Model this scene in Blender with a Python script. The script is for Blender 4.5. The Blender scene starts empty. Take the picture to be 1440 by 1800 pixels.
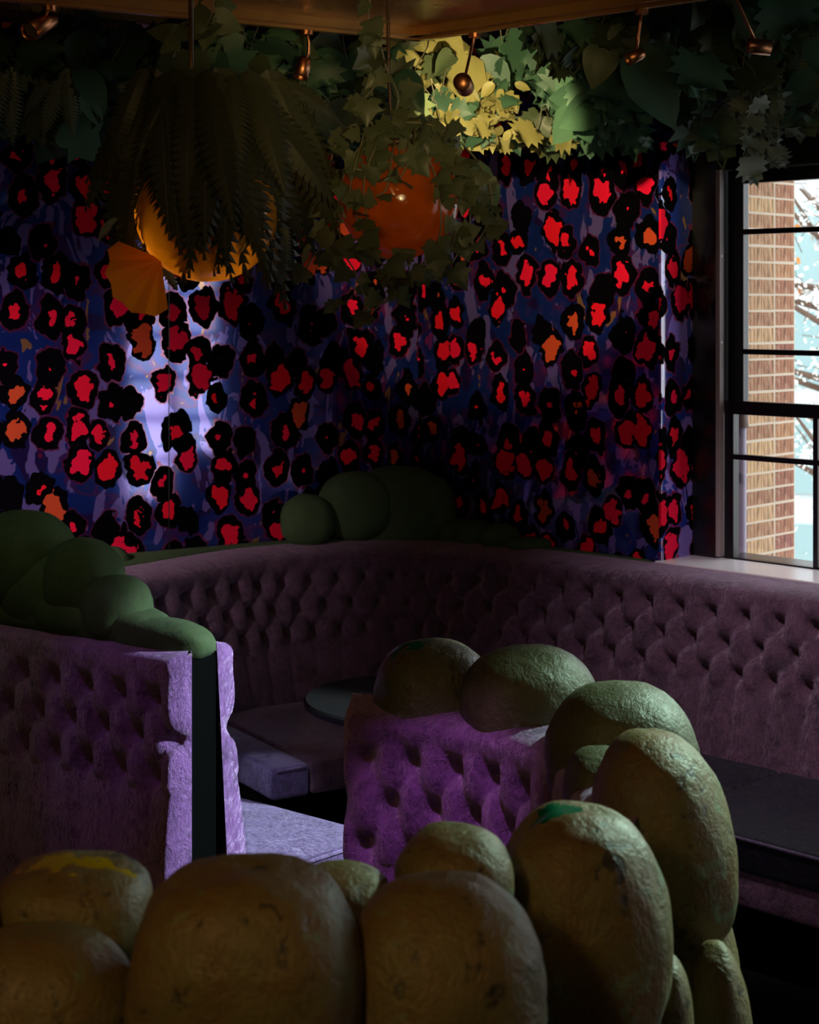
import bpy, bmesh, math, random
from mathutils import Vector, Matrix, noise, Quaternion

# ------------------------------------------------------------------ camera, world, lights
scn = bpy.context.scene
COL = scn.collection
FPX = 2900.0            # focal length in pixels of a 1440 x 1800 frame
HZ = 540.0              # row of the horizon
CAMZ = 2.1
cam_d = bpy.data.cameras.new('camera')
cam = bpy.data.objects.new('camera', cam_d)
COL.objects.link(cam)
cam.location = (0, 0, CAMZ)
cam.rotation_euler = (math.pi / 2, 0, 0)
cam_d.sensor_width = 36.0
cam_d.lens = FPX / 1800 * 36.0
cam_d.shift_y = -(900 - HZ) / 1800
cam_d.clip_start = 0.05
cam_d.dof.use_dof = True
cam_d.dof.focus_distance = 5.0
cam_d.dof.aperture_fstop = 5.0
scn.camera = cam

scn.view_settings.view_transform = 'Standard'
scn.view_settings.look = 'None'
scn.view_settings.exposure = 0.0
scn.view_settings.gamma = 1.0
scn.view_settings.use_curve_mapping = False

world = bpy.data.worlds.new('sky')
scn.world = world
world.use_nodes = True
bg = world.node_tree.nodes['Background']
bg.inputs['Color'].default_value = (0.90, 0.96, 1.0, 1)
bg.inputs['Strength'].default_value = 3.6

C0 = Vector((0.04, 7.70, 0))            # room corner behind the banquette
WD = Vector((0.7071, -0.7071, 0))       # along the window wall, coming nearer
WO = Vector((0.7071, 0.7071, 0))        # outward through the window wall
LD = Vector((-0.848, -0.53, 0)).normalized()   # along the left wall, coming nearer
LN = Vector((0.53, -0.848, 0)).normalized()    # from the left wall into the room


def TO(t, o, z=0.0):
    return C0 + WD * t + WO * o + Vector((0, 0, z))


def at(px, py, d):
    """world point that stands d metres in front of the camera plane"""
    return Vector(((px - 720) / FPX * d, d, CAMZ - (py - HZ) / FPX * d))


def lamp(name, kind, loc, target, energy, color, **kw):
    d = bpy.data.lights.new(name, kind)
    d.energy = energy
    d.color = color
    for k, v in kw.items():
        setattr(d, k, v)
    o = bpy.data.objects.new(name, d)
    COL.objects.link(o)
    o.location = loc
    if target is not None:
        o.rotation_euler = (Vector(target) - Vector(loc)).to_track_quat('-Z', 'Y').to_euler()
    return o


def portal(name, t0, t1, o, z0, z1, facing):
    """light portal in a window opening so that the sky is sampled through it"""
    d = bpy.data.lights.new(name, 'AREA')
    d.shape = 'RECTANGLE'
    d.cycles.is_portal = True
    ob = bpy.data.objects.new(name, d)
    COL.objects.link(ob)
    return d, ob


def place_portal(name, centre, width, height, normal):
    d, ob = portal(name, 0, 0, 0, 0, 0, None)
    d.size, d.size_y = width, height
    ob.location = centre
    ob.rotation_euler = normal.to_track_quat('-Z', 'Y').to_euler()


place_portal('portal', TO(2.25, 0.36, 1.93), 1.7, 1.75, -WO)
place_portal('portal', TO(5.4, 1.46, 1.85), 2.6, 1.75, -WO)
place_portal('portal', TO(7.61, 0.28, 1.5), 1.1, 2.4, -WD)

# unseen lights: violet ones read off the purple glow, the rest added fills
lamp('violet_spot', 'SPOT', (0.10, 2.90, 2.85), (0.03, 4.4, 0.42), 125, (0.82, 0.32, 0.86), spot_size=0.27, spot_blend=0.8, shadow_soft_size=0.03)
lamp('violet_spot', 'SPOT', (-1.25, 3.95, 2.85), (-0.88, 5.10, 0.80), 18, (0.70, 0.28, 1.0), spot_size=0.30, spot_blend=0.9, shadow_soft_size=0.03)
lamp('cool_spot', 'SPOT', (2.5, 4.15, 2.85), (-0.55, 5.35, 0.60), 1500, (0.74, 0.84, 1.0), spot_size=0.40, spot_blend=0.5, shadow_soft_size=0.04)  # added light that brightens the divider end and the bench
lamp('cool_spot', 'SPOT', (2.3, 4.9, 2.85), (0.45, 3.6, 1.05), 450, (0.66, 1.0, 0.80), spot_size=0.55, spot_blend=0.6, shadow_soft_size=0.05)  # added key from the right, backs up weak window light on the lobes
lamp('lavender_spot', 'SPOT', (-0.9, 3.9, 2.85), (-0.54, 5.87, 0.42), 130, (0.72, 0.72, 1.0), spot_size=0.14, spot_blend=0.5, shadow_soft_size=0.03)  # added light for the cushion that the table shades
lamp('banquette_spot', 'SPOT', (1.0, 4.0, 2.86), (1.60, 5.9, 0.85), 150, (1.0, 0.80, 0.92), spot_size=0.95, spot_blend=0.9, shadow_soft_size=0.05)  # added fill grazing the buttoned back under the window
lamp('warm_pendant', 'POINT', (-0.9, 0.3, 2.6), None, 34, (1.0, 0.66, 0.26), shadow_soft_size=0.15)  # added source for the warm tone on the foreground lobes
lamp('warm_uplight', 'SPOT', (0.2, 0.6, 2.2), (0.0, 4.5, 2.80), 210, (1.0, 0.72, 0.30), spot_size=0.34, spot_blend=0.9, shadow_soft_size=0.1)  # added light that lifts the copper panel
lamp('wall_washer', 'SPOT', (-2.3, 4.3, 2.35), (-1.75, 6.6, 1.40), 260, (1.0, 0.80, 0.86), spot_size=0.82, spot_blend=1.0, shadow_soft_size=0.05)  # added fill for the left wall paper
lamp('wall_washer', 'SPOT', (0.9, 3.4, 2.55), (0.86, 6.9, 1.95), 50, (1.0, 0.75, 0.75), spot_size=0.36, spot_blend=1.0, shadow_soft_size=0.3)  # added fill for the reds on the window wall
lamp('soft_spot', 'SPOT', (-1.6, 4.5, 2.85), (-1.2, 5.5, 1.3), 11, (0.95, 1.0, 0.85), spot_size=0.75, spot_blend=1.0, shadow_soft_size=0.1)  # added fill over the divider hedge

# ------------------------------------------------------------------ helpers


def tag(o, label=None, cat=None, group=None, kind=None):
    if label: o['label'] = label
    if cat: o['category'] = cat
    if group: o['group'] = group
    if kind: o['kind'] = kind
    return o


def empty(name, loc, label, cat, group=None):
    o = bpy.data.objects.new(name, None)
    COL.objects.link(o)
    o.location = loc
    o.empty_display_size = 0.1
    return tag(o, label, cat, group)


def link(name, me, parent=None, loc=None, mat=None):
    """loc is in world space; the parent (an Empty) has no rotation or scale"""
    o = bpy.data.objects.new(name, me)
    COL.objects.link(o)
    l = Vector(loc) if loc is not None else Vector((0, 0, 0))
    if parent is not None:
        o.parent = parent
        p = parent
        while p is not None:
            l = l - p.location
            p = p.parent
    o.location = l
    if mat is not None and not me.materials:
        me.materials.append(mat)
    return o


def mesh(name, verts, faces, mat=None, smooth=False):
    me = bpy.data.meshes.new(name)
    me.from_pydata([tuple(v) for v in verts], [], faces)
    me.validate()
    me.update()
    if smooth:
        me.polygons.foreach_set('use_smooth', [True] * len(me.polygons))
    if mat: me.materials.append(mat)
    return me


def fixnormals(me):
    bm = bmesh.new(); bm.from_mesh(me)
    bmesh.ops.recalc_face_normals(bm, faces=bm.faces)
    bm.to_mesh(me); bm.free()
    return me


class MB:
    """collects boxes and tubes in a frame and returns one mesh"""
    def __init__(s, frame=None):
        s.v, s.f, s.M = [], [], frame or Matrix()

    def box(s, a, b):
        n = len(s.v)
        for z in (a[2], b[2]):
            for x, y in ((a[0], a[1]), (b[0], a[1]), (b[0], b[1]), (a[0], b[1])):
                s.v.append(s.M @ Vector((x, y, z)))
        s.f += [tuple(n + i for i in q) for q in ((3, 2, 1, 0), (4, 5, 6, 7), (0, 1, 5, 4), (1, 2, 6, 5), (2, 3, 7, 6), (3, 0, 4, 7))]
        return s

    def tube(s, pts, r, k=6, caps=True):
        pts = [Vector(p) for p in pts]
        n0 = len(s.v)
        rr = r if isinstance(r, (list, tuple)) else [r] * len(pts)
        up = None
        for i, p in enumerate(pts):
            d = (pts[min(i + 1, len(pts) - 1)] - pts[max(i - 1, 0)]).normalized()
            if up is None:
                up = d.orthogonal().normalized()
            up = (up - d * up.dot(d)).normalized()
            sd = d.cross(up)
            for j in range(k):
                a = 2 * math.pi * j / k
                s.v.append(s.M @ (p + (up * math.cos(a) + sd * math.sin(a)) * rr[i]))
        for i in range(len(pts) - 1):
            for j in range(k):
                a, b = n0 + i * k + j, n0 + i * k + (j + 1) % k
                s.f.append((a, b, b + k, a + k))
        if caps:
            s.f.append(tuple(n0 + j for j in reversed(range(k))))
            s.f.append(tuple(n0 + (len(pts) - 1) * k + j for j in range(k)))
        return s

    def lathe(s, prof, centre, k=24, axis=None):
        """prof: (radius, height) pairs about the z axis through centre"""
        n0 = len(s.v)
        Q = axis.to_track_quat('Z', 'Y').to_matrix() if axis is not None else Matrix.Identity(3)
        c = Vector(centre)
        for r, h in prof:
            for j in range(k):
                a = 2 * math.pi * j / k
                s.v.append(s.M @ (c + Q @ Vector((r * math.cos(a), r * math.sin(a), h))))
        for i in range(len(prof) - 1):
            for j in range(k):
                a, b = n0 + i * k + j, n0 + i * k + (j + 1) % k
                s.f.append((a, b, b + k, a + k))
        return s

    def mesh(s, name, mat, smooth=False, bevel=0.0):
        me = mesh(name, s.v, s.f, mat, smooth)
        if bevel:
            bm = bmesh.new(); bm.from_mesh(me)
            bmesh.ops.bevel(bm, geom=list(bm.edges), offset=bevel, segments=2, profile=0.7, affect='EDGES')
            bm.to_mesh(me); bm.free()
        return me


def frame_matrix(origin, x, y):
    x = x.normalized(); z = Vector((0, 0, 1))
    m = Matrix((x, y.normalized(), z)).transposed().to_4x4()
    m.translation = origin
    return m


WM = frame_matrix(C0, WD, WO)           # local: x along window wall, y outward, z up
# ------------------------------------------------------------------ materials


def new_mat(name):
    m = bpy.data.materials.new(name)
    m.use_nodes = True
    nt = m.node_tree
    b = nt.nodes['Principled BSDF']
    return m, nt, b


def N(nt, kind, **kw):
    n = nt.nodes.new(kind)
    for k, v in kw.items():
        if k.startswith('_'):
            n.inputs[int(k[1:])].default_value = v
        else:
            setattr(n, k, v)
    return n


def noise_tex(nt, vec, scale, detail=3, rough=0.55, dist=0.0):
    n = N(nt, 'ShaderNodeTexNoise')
    n.inputs['Scale'].default_value = scale
    n.inputs['Detail'].default_value = detail
    n.inputs['Roughness'].default_value = rough
    n.inputs['Distortion'].default_value = dist
    if vec is not None: nt.links.new(vec, n.inputs['Vector'])
    return n.outputs['Fac']


def ramp(nt, fac, stops, interp='LINEAR'):
    r = N(nt, 'ShaderNodeValToRGB')
    r.color_ramp.interpolation = interp
    els = r.color_ramp.elements
    while len(els) < len(stops): els.new(0.5)
    for e, (p, c) in zip(els, stops):
        e.position = p
        e.color = (c[0], c[1], c[2], 1) if not isinstance(c, float) else (c, c, c, 1)
    nt.links.new(fac, r.inputs['Fac'])
    return r.outputs['Color']


def mix(nt, fac, a, b):
    m = N(nt, 'ShaderNodeMix', data_type='RGBA')
    for sock, val in ((m.inputs[0], fac), (m.inputs[6], a), (m.inputs[7], b)):
        if hasattr(val, 'links'): nt.links.new(val, sock)
        elif isinstance(val, (tuple, list)): sock.default_value = (*val[:3], 1)
        else: sock.default_value = val
    return m.outputs[2]


def math_n(nt, op, a, b=None, c=None):
    m = N(nt, 'ShaderNodeMath', operation=op)
    for i, v in enumerate((a, b, c)):
        if v is None: continue
        if hasattr(v, 'links'): nt.links.new(v, m.inputs[i])
        else: m.inputs[i].default_value = v
    return m.outputs[0]


def coords(nt, scale=(1, 1, 1), kind='Object', loc=(0, 0, 0)):
    tc = N(nt, 'ShaderNodeTexCoord')
    mp = N(nt, 'ShaderNodeMapping')
    mp.inputs['Scale'].default_value = scale
    mp.inputs['Location'].default_value = loc
    nt.links.new(tc.outputs[kind], mp.inputs['Vector'])
    return mp.outputs['Vector']


def bump(nt, b, height, strength=0.3, dist=0.01):
    n = N(nt, 'ShaderNodeBump')
    n.inputs['Strength'].default_value = strength
    n.inputs['Distance'].default_value = dist
    nt.links.new(height, n.inputs['Height'])
    nt.links.new(n.outputs['Normal'], b.inputs['Normal'])
    return n


def simple(name, col, rough=0.5, metal=0.0, spec=0.5, emit=None, strength=0.0):
    m, nt, b = new_mat(name)
    b.inputs['Base Color'].default_value = (*col, 1)
    b.inputs['Roughness'].default_value = rough
    b.inputs['Metallic'].default_value = metal
    b.inputs['Specular IOR Level'].default_value = spec
    if emit:
        b.inputs['Emission Color'].default_value = (*emit, 1)
        b.inputs['Emission Strength'].default_value = strength
    return m


def wallpaper(name, loc=(0, 0, 0), foil_metal=0.65):
    """leopard print: red hearts in black rosettes on blue and violet foil"""
    m, nt, b = new_mat(name)
    v = coords(nt, (1, 1, 1), loc=loc)
    # warp the coordinates so that the spots become ragged
    wn = N(nt, 'ShaderNodeTexNoise'); wn.inputs['Scale'].default_value = 13; wn.inputs['Detail'].default_value = 2.5
    nt.links.new(v, wn.inputs['Vector'])
    wv = N(nt, 'ShaderNodeVectorMath', operation='MULTIPLY_ADD')
    nt.links.new(wn.outputs['Color'], wv.inputs[0]); wv.inputs[1].default_value = (0.095, 0.0, 0.11); nt.links.new(v, wv.inputs[2])
    mp0 = N(nt, 'ShaderNodeSeparateXYZ'); nt.links.new(wv.outputs[0], mp0.inputs[0])
    mp = N(nt, 'ShaderNodeCombineXYZ')
    nt.links.new(math_n(nt, 'MULTIPLY', mp0.outputs[0], 7.6), mp.inputs[0])
    nt.links.new(math_n(nt, 'MULTIPLY', mp0.outputs[2], 5.9), mp.inputs[1])
    def vor(feature):
        n = N(nt, 'ShaderNodeTexVoronoi', feature=feature, voronoi_dimensions='2D')
        n.inputs['Scale'].default_value = 1.0
        n.inputs['Randomness'].default_value = 0.72
        nt.links.new(mp.outputs[0], n.inputs['Vector'])
        return n
    v1 = vor('F1')
    dist, rnd = v1.outputs['Distance'], v1.outputs['Color']
    sep = N(nt, 'ShaderNodeSeparateColor'); nt.links.new(rnd, sep.inputs[0])
    rr, rg, rb = sep.outputs[0], sep.outputs[1], sep.outputs[2]
    # ground colours
    n1 = noise_tex(nt, v, 5.0, 2, 0.5, 0.6)
    n2 = noise_tex(nt, coords(nt, (9, 1, 5), loc=(3, 0, 1)), 1.0, 3, 0.6, 0.8)
    ground = ramp(nt, n1, [(0.0, (0.022, 0.012, 0.085)), (0.40, (0.028, 0.014, 0.12)), (0.41, (0.012, 0.034, 0.24)), (0.55, (0.016, 0.042, 0.30)), (0.56, (0.07, 0.025, 0.17)), (0.62, (0.10, 0.03, 0.20)), (0.63, (0.02, 0.035, 0.22))], 'LINEAR')
    lav = ramp(nt, n2, [(0.0, 0.0), (0.55, 0.0), (0.56, 1.0)])
    ground = mix(nt, lav, ground, (0.24, 0.17, 0.56))
    tan = ramp(nt, n2, [(0.0, 1.0), (0.335, 1.0), (0.345, 0.0)])
    ground = mix(nt, tan, ground, (0.42, 0.20, 0.085))
    # rosettes
    size = math_n(nt, 'MULTIPLY_ADD', rr, 0.16, 0.385)
    inside = math_n(nt, 'LESS_THAN', dist, size)
    rim = math_n(nt, 'LESS_THAN', math_n(nt, 'ABSOLUTE', math_n(nt, 'SUBTRACT', dist, math_n(nt, 'ADD', size, 0.02))), 0.016)
    rim = math_n(nt, 'MULTIPLY', rim, math_n(nt, 'GREATER_THAN', rb, 0.35))
    core = math_n(nt, 'MULTIPLY', size, math_n(nt, 'MULTIPLY_ADD', rg, 0.62, 0.10))
    core = math_n(nt, 'MULTIPLY', core, math_n(nt, 'GREATER_THAN', rg, 0.16))
    n3 = noise_tex(nt, v, 24, 2)
    d2 = math_n(nt, 'ADD', dist, math_n(nt, 'MULTIPLY', math_n(nt, 'SUBTRACT', n3, 0.5), 0.46))
    heart = math_n(nt, 'LESS_THAN', d2, core)
    red = mix(nt, rb, (0.72, 0.008, 0.014), (0.76, 0.008, 0.05))
    red = mix(nt, math_n(nt, 'LESS_THAN', rb, 0.14), red, (0.50, 0.06, 0.02))
    c = mix(nt, rim, ground, (0.25, 0.015, 0.07))
    c = mix(nt, inside, c, (0.0015, 0.001, 0.002))
    c = mix(nt, heart, c, red)
    nt.links.new(c, b.inputs['Base Color'])
    foil = math_n(nt, 'SUBTRACT', 1.0, inside)
    nt.links.new(math_n(nt, 'MULTIPLY', foil, foil_metal), b.inputs['Metallic'])
    nt.links.new(math_n(nt, 'MULTIPLY_ADD', foil, -0.79, 0.86), b.inputs['Roughness'])
    nt.links.new(math_n(nt, 'MULTIPLY_ADD', foil, 0.5, 0.02), b.inputs['Specular IOR Level'])
    nt.links.new(math_n(nt, 'MULTIPLY', foil, 0.8), b.inputs['Coat Weight'])
    b.inputs['Coat IOR'].default_value = 1.75
    b.inputs['Coat Roughness'].default_value = 0.05
    bump(nt, b, noise_tex(nt, v, 4, 2), 0.02, 0.02)
    return m


def velvet(name, dark, light, tint, sheen=0.5, nap=1.0):
    m, nt, b = new_mat(name)
    v = coords(nt, (1, 1, 1))
    n1 = noise_tex(nt, v, 9, 5, 0.65, 1.2)
    n2 = noise_tex(nt, coords(nt, (1.0, 1.0, 0.45)), 60, 3, 0.6, 1.5)
    n3 = noise_tex(nt, coords(nt, (1.0, 1.0, 0.6)), 48, 4, 0.7, 3.0)
    f = math_n(nt, 'MULTIPLY_ADD', n3, 0.55 * nap, math_n(nt, 'MULTIPLY', n1, 0.60))
    c = ramp(nt, f, [(0.40, dark), (0.68, light)])
    nt.links.new(c, b.inputs['Base Color'])
    nt.links.new(ramp(nt, n2, [(0.3, 0.42), (0.7, 0.75)]), b.inputs['Roughness'])
    b.inputs['Sheen Weight'].default_value = sheen
    b.inputs['Sheen Roughness'].default_value = 0.35
    b.inputs['Sheen Tint'].default_value = (*tint, 1)
    b.inputs['Specular IOR Level'].default_value = 0.45
    h = math_n(nt, 'MULTIPLY_ADD', n3, 0.7, n1)
    bump(nt, b, h, min(1.0, 0.7 * nap), 0.016)
    return m


def hedge_paint(name, base, second, worn, stain, wear=0.5, gloss=0.42, bumpy=0.5):
    m, nt, b = new_mat(name)
    v = coords(nt, (1, 1, 1), kind='Object')
    n1 = noise_tex(nt, v, 6, 4, 0.6, 0.6)
    n2 = noise_tex(nt, v, 26, 5, 0.65, 0.4)
    n3 = noise_tex(nt, coords(nt, (1, 1, 0.5)), 120, 3, 0.6)
    n4 = noise_tex(nt, coords(nt, (1, 1, 1), loc=(7, 3, 1)), 9, 4, 0.65, 0.8)
    c = ramp(nt, n1, [(0.35, base), (0.62, second)])
    c = mix(nt, ramp(nt, n4, [(0.50 + 0.2 * (1 - wear), 0.0), (0.60 + 0.2 * (1 - wear), 1.0)]), c, worn)
    c = mix(nt, ramp(nt, math_n(nt, 'MULTIPLY_ADD', n2, 0.5, math_n(nt, 'MULTIPLY', n4, 0.5)), [(0.385, 1.0), (0.435, 0.0)]), c, stain)
    nt.links.new(c, b.inputs['Base Color'])
    nt.links.new(ramp(nt, n2, [(0.3, gloss), (0.7, gloss + 0.25)]), b.inputs['Roughness'])
    h = math_n(nt, 'MULTIPLY_ADD', n3, 0.35, n2)
    bump(nt, b, h, bumpy, 0.008)
    return m


def leaf_mat(name, c1, c2, rough=0.45, trans=0.25):
    m, nt, b = new_mat(name)
    f = noise_tex(nt, coords(nt, (1, 1, 1)), 18, 3)
    rnd = N(nt, 'ShaderNodeObjectInfo').outputs['Random']
    c = mix(nt, math_n(nt, 'MULTIPLY_ADD', rnd, 0.5, math_n(nt, 'MULTIPLY', f, 0.5)), c1, c2)
    nt.links.new(c, b.inputs['Base Color'])
    b.inputs['Roughness'].default_value = rough
    b.inputs['Specular IOR Level'].default_value = 0.35
    tr = N(nt, 'ShaderNodeBsdfTranslucent')
    nt.links.new(c, tr.inputs['Color'])
    ms = N(nt, 'ShaderNodeMixShader')
    ms.inputs[0].default_value = trans
    nt.links.new(b.outputs[0], ms.inputs[1]); nt.links.new(tr.outputs[0], ms.inputs[2])
    nt.links.new(ms.outputs[0], nt.nodes['Material Output'].inputs['Surface'])
    bump(nt, b, f, 0.2, 0.003)
    return m


def brick_mat(name, c1, c2):
    m, nt, b = new_mat(name)
    rnd = N(nt, 'ShaderNodeObjectInfo').outputs['Random']
    v = coords(nt, (1, 1, 1))
    # wire-cut face: upright grooves
    g = noise_tex(nt, coords(nt, (70, 70, 5)), 1.0, 3, 0.7, 0.3)
    f = noise_tex(nt, v, 30, 3)
    base = mix(nt, rnd, c1, c2)
    groove = ramp(nt, g, [(0.40, (0.30, 0.30, 0.30)), (0.56, (1.25, 1.2, 1.1))])
    mm = N(nt, 'ShaderNodeMix', data_type='RGBA', blend_type='MULTIPLY')
    mm.inputs[0].default_value = 1.0
    nt.links.new(base, mm.inputs[6]); nt.links.new(groove, mm.inputs[7])
    nt.links.new(mix(nt, ramp(nt, f, [(0.55, 0.0), (0.7, 0.5)]), mm.outputs[2], (0.55, 0.42, 0.27)), b.inputs['Base Color'])
    b.inputs['Roughness'].default_value = 0.9
    bump(nt, b, g, 0.9, 0.012)
    return m


def glass_mat(name, tint=(1, 1, 1), gloss=0.07):
    m, nt, b = new_mat(name)
    nt.nodes.remove(b)
    t = N(nt, 'ShaderNodeBsdfTransparent'); t.inputs['Color'].default_value = (*tint, 1)
    g = N(nt, 'ShaderNodeBsdfGlossy'); g.inputs['Roughness'].default_value = 0.02
    ms = N(nt, 'ShaderNodeMixShader'); ms.inputs[0].default_value = gloss
    nt.links.new(t.outputs[0], ms.inputs[1]); nt.links.new(g.outputs[0], ms.inputs[2])
    nt.links.new(ms.outputs[0], nt.nodes['Material Output'].inputs['Surface'])
    return m


def amber_glass(name, col, emit, strength):
    """lit amber glass shade: the lamp inside makes the shell glow"""
    m, nt, b = new_mat(name)
    f = noise_tex(nt, coords(nt, (1, 1, 1)), 14, 4, 0.6, 0.8)
    c = mix(nt, f, tuple(x * 0.45 for x in col), col)
    nt.links.new(c, b.inputs['Base Color'])
    b.inputs['Roughness'].default_value = 0.08
    b.inputs['Coat Weight'].default_value = 0.6
    tr = N(nt, 'ShaderNodeBsdfTranslucent'); nt.links.new(c, tr.inputs['Color'])
    ms = N(nt, 'ShaderNodeMixShader'); ms.inputs[0].default_value = 0.6
    nt.links.new(b.outputs[0], ms.inputs[1]); nt.links.new(tr.outputs[0], ms.inputs[2])
    nt.links.new(ms.outputs[0], nt.nodes['Material Output'].inputs['Surface'])
    bump(nt, b, f, 0.35, 0.01)
    return m


M = {}
M['paper'] = wallpaper('leopard_wallpaper')
M['paper_b'] = wallpaper('leopard_wallpaper_reveal', (5.3, 0, 2.2), 0.1)
M['black_wood'] = simple('black_gloss_wood', (0.006, 0.006, 0.007), 0.28)
M['black_matte'] = simple('black_board', (0.0012, 0.0016, 0.0013), 0.9, spec=0.03)
M['jamb'] = simple('grey_jamb_liner', (0.30, 0.25, 0.24), 0.5)
M['sill'] = simple('scuffed_pale_sill', (0.75, 0.72, 0.72), 0.22)
M['dark_ceiling'] = simple('dark_ceiling', (0.008, 0.008, 0.008), 0.9)
M['plaster'] = simple('dark_plaster', (0.05, 0.03, 0.05), 0.9)
M['floor'] = simple('dark_floor', (0.008, 0.006, 0.007), 0.55)
M['velvet'] = velvet('mauve_crushed_velvet', (0.018, 0.008, 0.018), (0.13, 0.06, 0.105), (0.9, 0.7, 0.95))
M['velvet_violet'] = velvet('violet_crushed_velvet', (0.018, 0.007, 0.035), (0.22, 0.10, 0.31), (0.9, 0.75, 1.0), 0.6, 1.15)
M['velvet_seat'] = velvet('lilac_seat_velvet', (0.02, 0.012, 0.04), (0.13, 0.085, 0.22), (0.8, 0.75, 1.0), 0.6)
M['velvet_pale'] = velvet('pale_mauve_velvet', (0.03, 0.015, 0.03), (0.42, 0.22, 0.34), (0.9, 0.7, 0.95), 0.5)  # mauve lightened to carry the light on the valance
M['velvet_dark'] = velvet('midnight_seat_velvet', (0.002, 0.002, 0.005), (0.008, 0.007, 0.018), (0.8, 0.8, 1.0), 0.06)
M['velvet_cord'] = velvet('violet_piping', (0.05, 0.035, 0.09), (0.22, 0.16, 0.34), (0.9, 0.8, 1.0), 0.6)
M['button'] = simple('velvet_button', (0.02, 0.008, 0.02), 0.6)
M['hedge_worn'] = hedge_paint('worn_olive_paint', (0.17, 0.105, 0.038), (0.16, 0.14, 0.055), (0.17, 0.23, 0.135), (0.035, 0.035, 0.02), 0.62, 0.36, 0.9)
M['hedge_olive'] = hedge_paint('weathered_green_paint', (0.075, 0.075, 0.036), (0.10, 0.105, 0.055), (0.15, 0.19, 0.13), (0.035, 0.04, 0.025), 0.5, 0.34, 0.9)
M['hedge_green'] = hedge_paint('green_flock', (0.030, 0.066, 0.018), (0.042, 0.080, 0.024), (0.055, 0.09, 0.03), (0.022, 0.048, 0.015), 0.2, 0.75, 0.3)
M['teal_paint'] = simple('chipped_teal_paint', (0.0, 0.12, 0.065), 0.25)
M['yellow_paint'] = simple('spilled_yellow_paint', (0.40, 0.30, 0.0), 0.3)


def copper(name, col, rough, metal=1.0):
    m, nt, b = new_mat(name)
    f = noise_tex(nt, coords(nt, (1, 1, 1)), 3.0, 3, 0.6)
    nt.links.new(mix(nt, f, tuple(c * 0.75 for c in col), col), b.inputs['Base Color'])
    b.inputs['Metallic'].default_value = metal
    nt.links.new(ramp(nt, f, [(0.3, rough), (0.7, rough + 0.12)]), b.inputs['Roughness'])
    return m


M['copper'] = copper('copper_sheet', (0.55, 0.30, 0.10), 0.24, 0.8)
M['copper_dark'] = copper('copper_lamp', (0.45, 0.19, 0.09), 0.25)
M['lens'] = simple('lamp_lens', (0.9, 0.8, 0.6), 0.2, emit=(1.0, 0.78, 0.42), strength=6.0)
M['lens_off'] = simple('unlit_lens', (0.08, 0.07, 0.06), 0.15)
M['leaf_dark'] = leaf_mat('dark_green_leaf', (0.03, 0.075, 0.045), (0.06, 0.13, 0.07))
M['leaf_mid'] = leaf_mat('olive_green_leaf', (0.035, 0.055, 0.022), (0.08, 0.10, 0.045))
M['leaf_ivy'] = leaf_mat('ivy_leaf', (0.04, 0.055, 0.028), (0.085, 0.10, 0.055), 0.4)
M['leaf_fern'] = leaf_mat('fern_frond', (0.022, 0.026, 0.012), (0.05, 0.055, 0.026), 0.5)
M['leaf_sage'] = leaf_mat('sage_frond', (0.10, 0.13, 0.085), (0.17, 0.21, 0.14), 0.4)  # leaf green brightened in place of light on fern tips and vine
M['leaf_yellow'] = leaf_mat('yellow_green_leaf', (0.16, 0.15, 0.045), (0.34, 0.30, 0.10), 0.45)  # yellow of the spotlight beam put into the leaf colour
M['leaf_orange'] = leaf_mat('orange_leaf', (0.70, 0.22, 0.008), (0.80, 0.28, 0.010), 0.4, 0.5)
M['stem'] = simple('woody_stem', (0.09, 0.08, 0.045), 0.6)
M['wire'] = simple('dark_bronze_wire', (0.06, 0.035, 0.02), 0.4, 0.6)
M['glass'] = glass_mat('window_glass')
M['amber'] = amber_glass('amber_glass', (0.62, 0.13, 0.008), None, 0)
M['amber_yellow'] = amber_glass('yellow_amber_glass', (0.95, 0.42, 0.03), None, 0)
M['brick'] = brick_mat('wire_cut_brick', (0.36, 0.18, 0.11), (0.58, 0.38, 0.21))
M['brick_red'] = brick_mat('red_wire_cut_brick', (0.30, 0.12, 0.085), (0.46, 0.24, 0.13))
M['mortar'] = simple('pale_mortar', (0.62, 0.52, 0.40), 0.95)
M['pipe'] = simple('lilac_downpipe', (0.34, 0.28, 0.36), 0.5)
M['table'] = simple('dark_table_top', (0.010, 0.011, 0.010), 0.55, spec=0.2)

# ------------------------------------------------------------------ room shell
Z_CEIL = 3.3


def shell(name, frame, boxes, mat):
    mb = MB()
    for a, b in boxes: mb.box(a, b)
    o = link(name, mb.mesh(name, mat))
    o.matrix_world = frame
    return tag(o, kind='structure')


LM = frame_matrix(C0, -LD, -LN)
wl = shell('wall_left', LM, [((-9.4, 0, 0), (0.02, 0.3, Z_CEIL))], wallpaper('leopard_wallpaper_left', (3.37, 0, 0.81)))
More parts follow.
